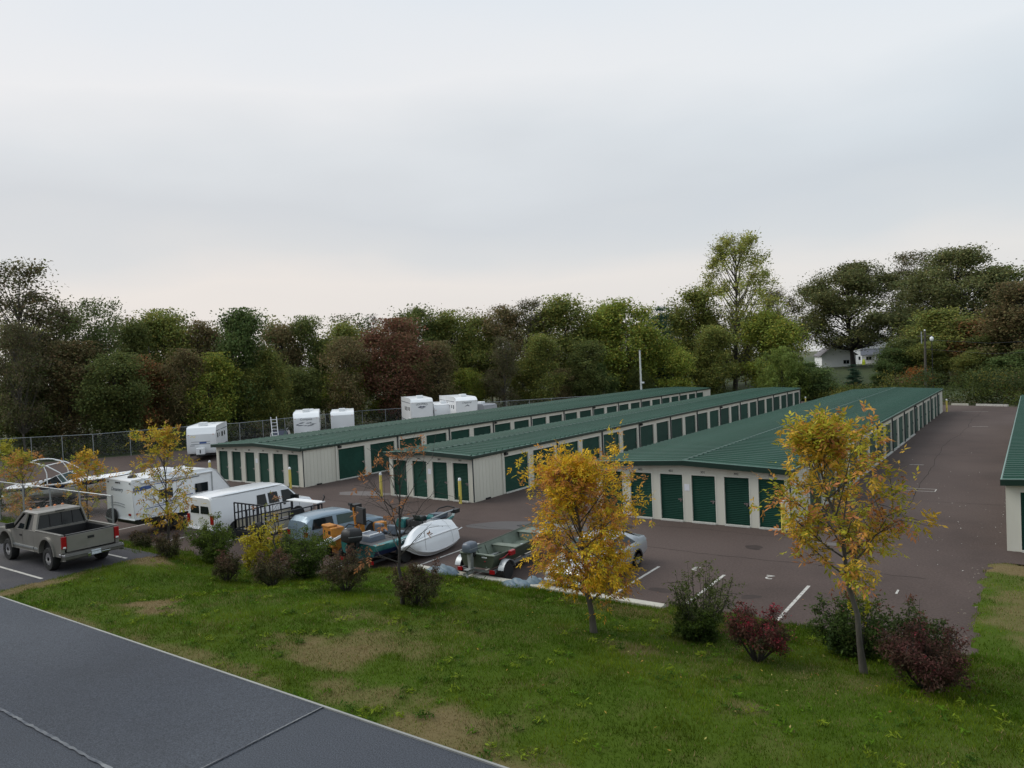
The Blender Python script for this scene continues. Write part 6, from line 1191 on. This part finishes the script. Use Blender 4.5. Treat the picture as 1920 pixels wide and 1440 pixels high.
young_tree('golden_ash_tree', 'tall golden tree with pale leaning trunk at the right of the lawn', stand(-3.21, 17.48), 5.6, 2.9, 0.35, 27, 8, 9800, 0.066, 0.024, [(0.44, 0.27, 0.035), (0.30, 0.26, 0.028), (0.24, 0.23, 0.022), (0.42, 0.20, 0.05), (0.36, 0.15, 0.06)], [3.6, 2.4, 1.6, 2, 0.9], 33, 0.075, (-0.80, -0.42), dens=0.13, twig=0.36, prune=0.12)
young_tree('half_bare_tree', 'almost bare brown tree with a few orange leaves beside the white hull', stand(-15.05, 15.43), 4.6, 2.7, 0.28, 18, 7, 380, 0.065, 0.024, [(0.30, 0.13, 0.05), (0.22, 0.10, 0.045)], [1, 1], 8, 0.058, (0.0, 0.1), dens=0.1, twig=0.5, bark='barkd', prune=0.55)
YG = [(0.36, 0.27, 0.03), (0.26, 0.25, 0.025), (0.40, 0.24, 0.03), (0.30, 0.16, 0.05)]
young_tree('yellowing_sapling', 'yellowing sapling with several stems in front of the white travel trailer', stand(-30.6, 17.4), 5.2, 2.5, 0.18, 26, 7, 3300, 0.075, 0.028, YG, [2, 2, 2, 1.5], 14, 0.06, (0.05, 0), dens=0.13, twig=0.40, bark='barkd', prune=0.25)
young_tree('yellowing_sapling', 'thin yellow-orange sapling right behind the cab of the tan pickup', stand(-37.6, 17.4), 4.0, 2.3, 0.18, 18, 6, 1900, 0.078, 0.03, [(0.38, 0.25, 0.03), (0.40, 0.20, 0.03), (0.24, 0.24, 0.03)], [2, 2, 1], 15, 0.05, dens=0.13, bark='barkd', prune=0.2)
young_tree('yellowing_sapling', 'rust-orange sapling in front of the wakeboard boat', stand(-43.8, 17.1), 3.7, 2.2, 0.12, 20, 6, 2300, 0.08, 0.03, [(0.36, 0.16, 0.05), (0.34, 0.21, 0.04), (0.22, 0.22, 0.03)], [2, 1.4, 1.4], 16, 0.05, dens=0.15, bark='barkd')
young_tree('yellowing_sapling', 'yellow-green sapling cut off by the left edge of the picture', stand(-46.3, 16.9), 4.3, 2.4, 0.1, 20, 6, 2300, 0.08, 0.03, [(0.28, 0.24, 0.03), (0.20, 0.22, 0.03)], [1, 1], 17, 0.05, dens=0.15, bark='barkd')
young_tree('bare_sapling', 'thin dark sapling with few leaves rising in front of the utility trailer', stand(-21.66, 16.09), 3.2, 1.5, 0.3, 12, 4, 120, 0.05, 0.02, [(0.25, 0.12, 0.06), (0.16, 0.18, 0.03)], [1, 1], 18, 0.035, (0.1, 0), dens=0.1, bark='barkd')

# ------------------------------------------------------------------ shrubs
def shrub(name, label, x, y, H, W, nstem, nleaf, la, lb, pal, wts, seed, vase=0.35, group=None, airy=0.0, topcol=None):
    nleaf = int(nleaf * 1.35); la *= 1.1; lb *= 1.2; H *= 0.95; W *= 0.9
    rng = np.random.RandomState(seed); t = thing(name, label, 'shrub', stand(x, y), rng.uniform(0, 6), group); m = MB(); C_ = []
    for i in range(nstem):
        a = 2 * math.pi * i / nstem + rng.uniform(-0.3, 0.3); rr_ = W * 0.92 / 2 * math.sqrt(rng.uniform(0.03, 1)); top = Vector((rr_ * math.cos(a), rr_ * math.sin(a), H * (1 - 0.30 * (rr_ / (W / 2)) ** 2) * rng.uniform(0.66, 1.06))); b0 = Vector((0.05 * math.cos(a), 0.05 * math.sin(a), 0))
        mid = b0.lerp(top, 0.5) + Vector((math.cos(a), math.sin(a), 0)) * W * 0.06 - Vector((0, 0, H * 0.02)); pts = [b0, b0.lerp(mid, 0.55), mid, top]
        m.tube(pts, [0.022, 0.016, 0.010, 0.003], 4, cap=False)
        at_ = lambda q: b0.lerp(mid, q * 2) if q < 0.5 else mid.lerp(top, q * 2 - 1)
        for q in np.linspace(max(vase, 0.45), 1.0, 4): C_.append(at_(q))
        for j in range(7):                                   # side shoots give the outline its spikes
            q = rng.uniform(vase, 0.95); c0 = at_(q); dv = Vector(tuple(rng.normal(size=3))) + Vector((math.cos(a), math.sin(a), 0.35)) * 0.9; dv.normalize(); e_ = c0 + dv * W * rng.uniform(0.10, 0.24)
            m.tube([c0, c0.lerp(e_, 0.5), e_], [0.007, 0.005, 0.002], 3, cap=False)
            for qq in (0.3, 0.55, 0.8, 1.0): C_.append(c0.lerp(e_, qq))
    C_ = np.array(C_); idx = rng.randint(0, len(C_), nleaf); P = C_[idx] + rng.normal(size=(nleaf, 3)) * np.clip(1, 1, 1) * np.array([0.034, 0.034, 0.030]) * W * (1 - airy); P[:, 2] = np.clip(P[:, 2], 0.04, H * 1.04)
    V, Q = leaf_quads(P, la, lb, rng, 0.3); pal_ = np.array(pal); g = np.clip(P[:, 2] / H * 0.55 + 0.45 * vnoise(P[:, 0] * 3 + seed, P[:, 1] * 3 + P[:, 2] * 3, 1.0) + rng.normal(size=nleaf) * 0.1, 0, 0.999)
    cdf = np.cumsum(wts) / np.sum(wts); c = pal_[np.clip(np.searchsorted(cdf, g), 0, len(pal_) - 1)] * 1.25 * rng.uniform(0.65, 1.3, (nleaf, 1))
    m.build('stems', MT['barkd'], t, 50); link('foliage', fast_mesh('foliage', V, Q, MT['leaff'], np.repeat(np.clip(c, 0, 0.9), 4, axis=0)), t); return t
BURN = [(0.060, 0.070, 0.026), (0.072, 0.062, 0.030), (0.092, 0.055, 0.036), (0.13, 0.056, 0.040)]; bw = [3, 2.5, 2, 1]; BG = 'burning bushes along the lawn bank'
RED = [(0.055, 0.055, 0.024), (0.095, 0.042, 0.032), (0.20, 0.030, 0.040), (0.36, 0.026, 0.055)]
GRN = [(0.040, 0.064, 0.014), (0.066, 0.098, 0.017), (0.100, 0.130, 0.022), (0.14, 0.155, 0.03)]
shrub('burning_bush', 'small purplish bush right behind the pickup tailgate', -30.0, 15.9, 0.9, 1.1, 14, 2200, 0.035, 0.014, BURN, bw, 41, 0.2, BG)
shrub('burning_bush', 'purplish bush in front of the yellowing sapling with several stems', -26.6, 15.1, 1.15, 1.3, 16, 2600, 0.035, 0.014, BURN, bw, 42, 0.2, BG)
shrub('burning_bush', 'purplish bush between the round green bush and the yellow shrub', -23.3, 15.3, 1.1, 1.2, 16, 2600, 0.034, 0.014, BURN, bw, 43, 0.36, BG)
shrub('burning_bush', 'purplish bush in front of the yellow shrub', -20.7, 15.2, 1.25, 1.5, 18, 3400, 0.034, 0.014, BURN, bw, 44, 0.36, BG)
shrub('burning_bush', 'vase-shaped purplish bush in front of the teal bass boat', -17.8, 15.8, 1.4, 1.75, 20, 4600, 0.034, 0.014, BURN, bw, 45, 0.48, BG)
shrub('burning_bush', 'vase-shaped purplish bush at the foot of the almost bare tree', -14.75, 15.75, 1.35, 1.65, 20, 4600, 0.034, 0.014, BURN, bw, 46, 0.48, BG)
shrub('burning_bush', 'crimson-topped bush left of the tall golden tree', -5.33, 16.82, 1.38, 1.55, 22, 5200, 0.032, 0.013, RED, [3.4, 2.2, 1.5, 1.1], 47, 0.48, BG)
shrub('burning_bush', 'large dark red bush at the right of the tall golden tree', -1.95, 17.05, 1.45, 1.9, 24, 7600, 0.032, 0.013, [(0.054, 0.052, 0.024), (0.074, 0.044, 0.030), (0.10, 0.042, 0.036), (0.21, 0.028, 0.040)], [2.4, 3, 2.4, 0.7], 48, 0.38, BG)
shrub('green_bush', 'round bright green bush in front of the white van', -26.3, 16.7, 1.95, 2.2, 22, 6200, 0.042, 0.016, GRN, [2, 3, 2, 0.7], 51, 0.1)
shrub('green_bush', 'dark green bush in front of the orange machine', -21.5, 17.2, 2.0, 2.4, 22, 6400, 0.042, 0.016, GRN, [3, 3, 1, 0.2], 52, 0.1)
shrub('yellow_shrub', 'yellow-leaved shrub between the round green bush and the dark green bush', -23.2, 16.7, 2.3, 2.0, 18, 2600, 0.060, 0.022, [(0.16, 0.16, 0.02), (0.27, 0.25, 0.022), (0.36, 0.30, 0.028), (0.34, 0.22, 0.03)], [1, 2, 2, 1], 53, 0.1)
shrub('wild_shrub', 'airy green wild shrub with long upright shoots beside the lot', -7.25, 18.4, 2.05, 2.1, 26, 2600, 0.044, 0.013, [(0.065, 0.085, 0.025), (0.095, 0.115, 0.034), (0.14, 0.155, 0.055)], [3, 3, 1.5], 54, 0.2, airy=0.35)
shrub('wild_shrub', 'low dark green shrub clump under the airy wild shrub', -7.2, 18.0, 0.95, 1.5, 16, 3000, 0.045, 0.018, GRN, [3, 2, 0.5, 0.1], 55, 0.05)
shrub('wild_shrub', 'broad green and reddish shrub behind the trunk of the tall golden tree', -3.7, 18.95, 1.6, 2.0, 24, 4600, 0.048, 0.018, [(0.034, 0.058, 0.016), (0.052, 0.082, 0.02), (0.075, 0.09, 0.024), (0.15, 0.06, 0.04)], [3, 3, 1.6, 0.9], 56, 0.06)
shrub('wild_shrub', 'reddish green shrub squeezed between the two bushes at the right', -2.3, 18.9, 1.6, 1.7, 20, 3600, 0.046, 0.017, [(0.038, 0.058, 0.018), (0.06, 0.078, 0.024), (0.13, 0.06, 0.04)], [3, 2, 1.4], 57, 0.06)
shrub('wild_shrub', 'bright yellow sprig growing beside the tall golden tree trunk', -3.45, 18.6, 1.95, 0.6, 6, 160, 0.055, 0.02, [(0.42, 0.36, 0.02), (0.30, 0.30, 0.025)], [1, 1], 58, 0.75)
shrub('wild_shrub', 'weedy green shrub at the left edge behind the fence', -46.4, 16.3, 2.0, 2.4, 20, 3600, 0.05, 0.02, GRN, [1.5, 3, 2, 1], 59, 0.05)
shrub('wild_shrub', 'green shrub behind the cab of the tan pickup at the fence', -40.3, 16.5, 0.9, 1.3, 10, 900, 0.05, 0.02, GRN, [1.5, 3, 2, 1], 60, 0.05)

# ------------------------------------------------------------------ grass blades and fallen leaves
rng = np.random.RandomState(9)
def blades(n, x0, x1, y0, y1, hmin, hmax, w, thr=0.02, tall=None):
    x = rng.uniform(x0, x1, n); y = rng.uniform(y0, y1, n); mk = lawn_mask(x, y) > thr; x, y = x[mk], y[mk]
    # keep only the part of the bank the roof edge does not hide
    vis = (y > 8.2 + np.clip(-x - 8, 0, 30) * 0.02); x, y = x[vis], y[vis]
    z = lawn_z(x, y); d = dryness(x, y); k = len(x); h = rng.uniform(hmin, hmax, k) * (0.55 + 0.6 * vnoise(x, y, 1.3) + 0.9 * vnoise(x, y, 3.3) ** 3) * (1 - 0.45 * d); a = rng.uniform(0, 2 * np.pi, k); ln = rng.normal(size=(k, 2)) * h[:, None] * 0.45
    ww = w * rng.uniform(0.6, 1.3, k); V = np.empty((k, 3, 3)); V[:, 0] = np.stack([x - np.cos(a) * ww, y - np.sin(a) * ww, z - 0.01], 1); V[:, 1] = np.stack([x + np.cos(a) * ww, y + np.sin(a) * ww, z - 0.01], 1); V[:, 2] = np.stack([x + ln[:, 0], y + ln[:, 1], z + h], 1)
    ga = np.array([0.064, 0.122, 0.007]); gb = np.array([0.150, 0.195, 0.012]); gd = np.array([0.32, 0.24, 0.115]); q = np.clip(vnoise(x, y, 0.8) * 1.1 - 0.2 + rng.normal(size=k) * 0.18, 0, 1)[:, None]
    c = ga * (1 - q) + gb * q; dd = (rng.rand(k) < d * 0.92 + 0.03)[:, None]; mot = (0.42 + 0.62 * vnoise(x, y, 2.6) + 0.50 * vnoise(x + 7, y, 0.55))[:, None]; c = c * mot; c = np.where(dd, gd * rng.uniform(0.6, 1.15, (k, 1)), c * rng.uniform(0.7, 1.25, (k, 1)))
    return V.reshape(-1, 3), np.repeat(c, 3, axis=0)
parts = [blades(330000, -29, 4, 8.4, 20.6, 0.035, 0.085, 0.0075), blades(52000, -2.6, 9, 16, 30, 0.035, 0.09, 0.0085, -0.06), blades(30000, -50, -26, 14.4, 18.6, 0.06, 0.17, 0.010, -0.1), blades(22000, -20.5, -1.2, 18.9, 20.6, 0.05, 0.13, 0.009, 0.06)]
V = np.concatenate([p[0] for p in parts]); c = np.concatenate([p[1] for p in parts])
tag(link('grass', fast_mesh('grass', V, np.arange(len(V)).reshape(-1, 3), MT['leaff'], c)), 'short green grass covering the lawn bank', 'grass', kind='stuff')
wx = rng.uniform(-26, 2, 900); wy = rng.uniform(9, 20, 900); k = (lawn_mask(wx, wy) > 0.15) & (vnoise(wx, wy, 0.7) > 0.42); wx, wy = wx[k], wy[k]; idx = np.repeat(np.arange(len(wx)), 16); n = len(idx); P = np.stack([wx[idx] + rng.normal(size=n) * 0.06, wy[idx] + rng.normal(size=n) * 0.06, lawn_z(wx[idx], wy[idx]) + rng.uniform(0.02, 0.10, n)], 1)
V, Q = leaf_quads(P, 0.055, 0.016, rng, 0.6); wc = np.array([(0.10, 0.19, 0.012), (0.19, 0.25, 0.02), (0.055, 0.11, 0.012)])[rng.randint(0, 3, len(wx))][idx] * rng.uniform(0.7, 1.25, (n, 1))
tag(link('lawn_weeds', fast_mesh('lawn_weeds', V, Q, MT['leaff'], np.repeat(wc, 4, axis=0))), 'broad-leaved weeds and coarse tufts scattered through the lawn', 'weeds', kind='stuff')
n = 620; x = rng.uniform(-26, 2, n); y = rng.uniform(9.5, 24, n); near = np.exp(-((x + 3.2) ** 2 + (y - 17.5) ** 2) / 14) + np.exp(-((x + 9.4) ** 2 + (y - 16.5) ** 2) / 12) + 0.12; k = rng.rand(n) < near; x, y = x[k], y[k]
z = np.where(lawn_mask(x, y) > 0.05, ground_z(x, y) + 0.05, 0.012); V, Q = leaf_quads(np.stack([x, y, z], 1), 0.036, 0.016, rng, 3.0)
tag(link('fallen_leaves', fast_mesh('fallen_leaves', V, Q, MT['leaff'], leaf_cols(len(x), [(0.40, 0.28, 0.06), (0.35, 0.17, 0.06), (0.45, 0.40, 0.14)], [2, 1, 1], rng))), 'scattered yellow fallen leaves on grass and asphalt', 'leaves', kind='stuff')
n = 900; x = np.concatenate([rng.normal(-2.6, 1.6, 500), rng.uniform(-8, -1.3, 400)]); y = np.concatenate([rng.normal(37, 5, 500), rng.uniform(24, 60, 400)]); x = np.clip(x, -8.2, -1.25)
V, Q = leaf_quads(np.stack([x, y, np.full(n, 0.012)], 1), 0.028, 0.02, rng, 4.0); sel = rng.rand(n) < 0.12; V = V.reshape(-1, 4, 3)[sel].reshape(-1, 3)
tag(link('litter_specks', fast_mesh('litter_specks', V, np.arange(len(V)).reshape(-1, 4), MT['line'])), 'small pale specks scattered on the long driveway', 'litter', kind='stuff')
# pale crumbled edge of the asphalt by the right-hand grass strip
m = MB(); r = random.Random(6)
for k in range(22):
    yk = r.uniform(20.4, 29.4); xk = -1.62 + r.uniform(-0.25, 0.2); m.loft([[(xk + q * 0.04 * r.uniform(.5, 1.3) * math.cos(a), yk + q * 0.04 * r.uniform(.5, 1.3) * math.sin(a), z) for a in (0, 1.3, 2.5, 3.7, 5.0)] for q, z in ((1, 0.0), (0.6, 0.02))])
tag(m.build('edge_gravel', M('edge_stone', (0.17, 0.14, 0.115), 0.9, 0, 0.3, 5)), 'pale crumbled stones along the ragged asphalt edge', 'gravel', kind='stuff')
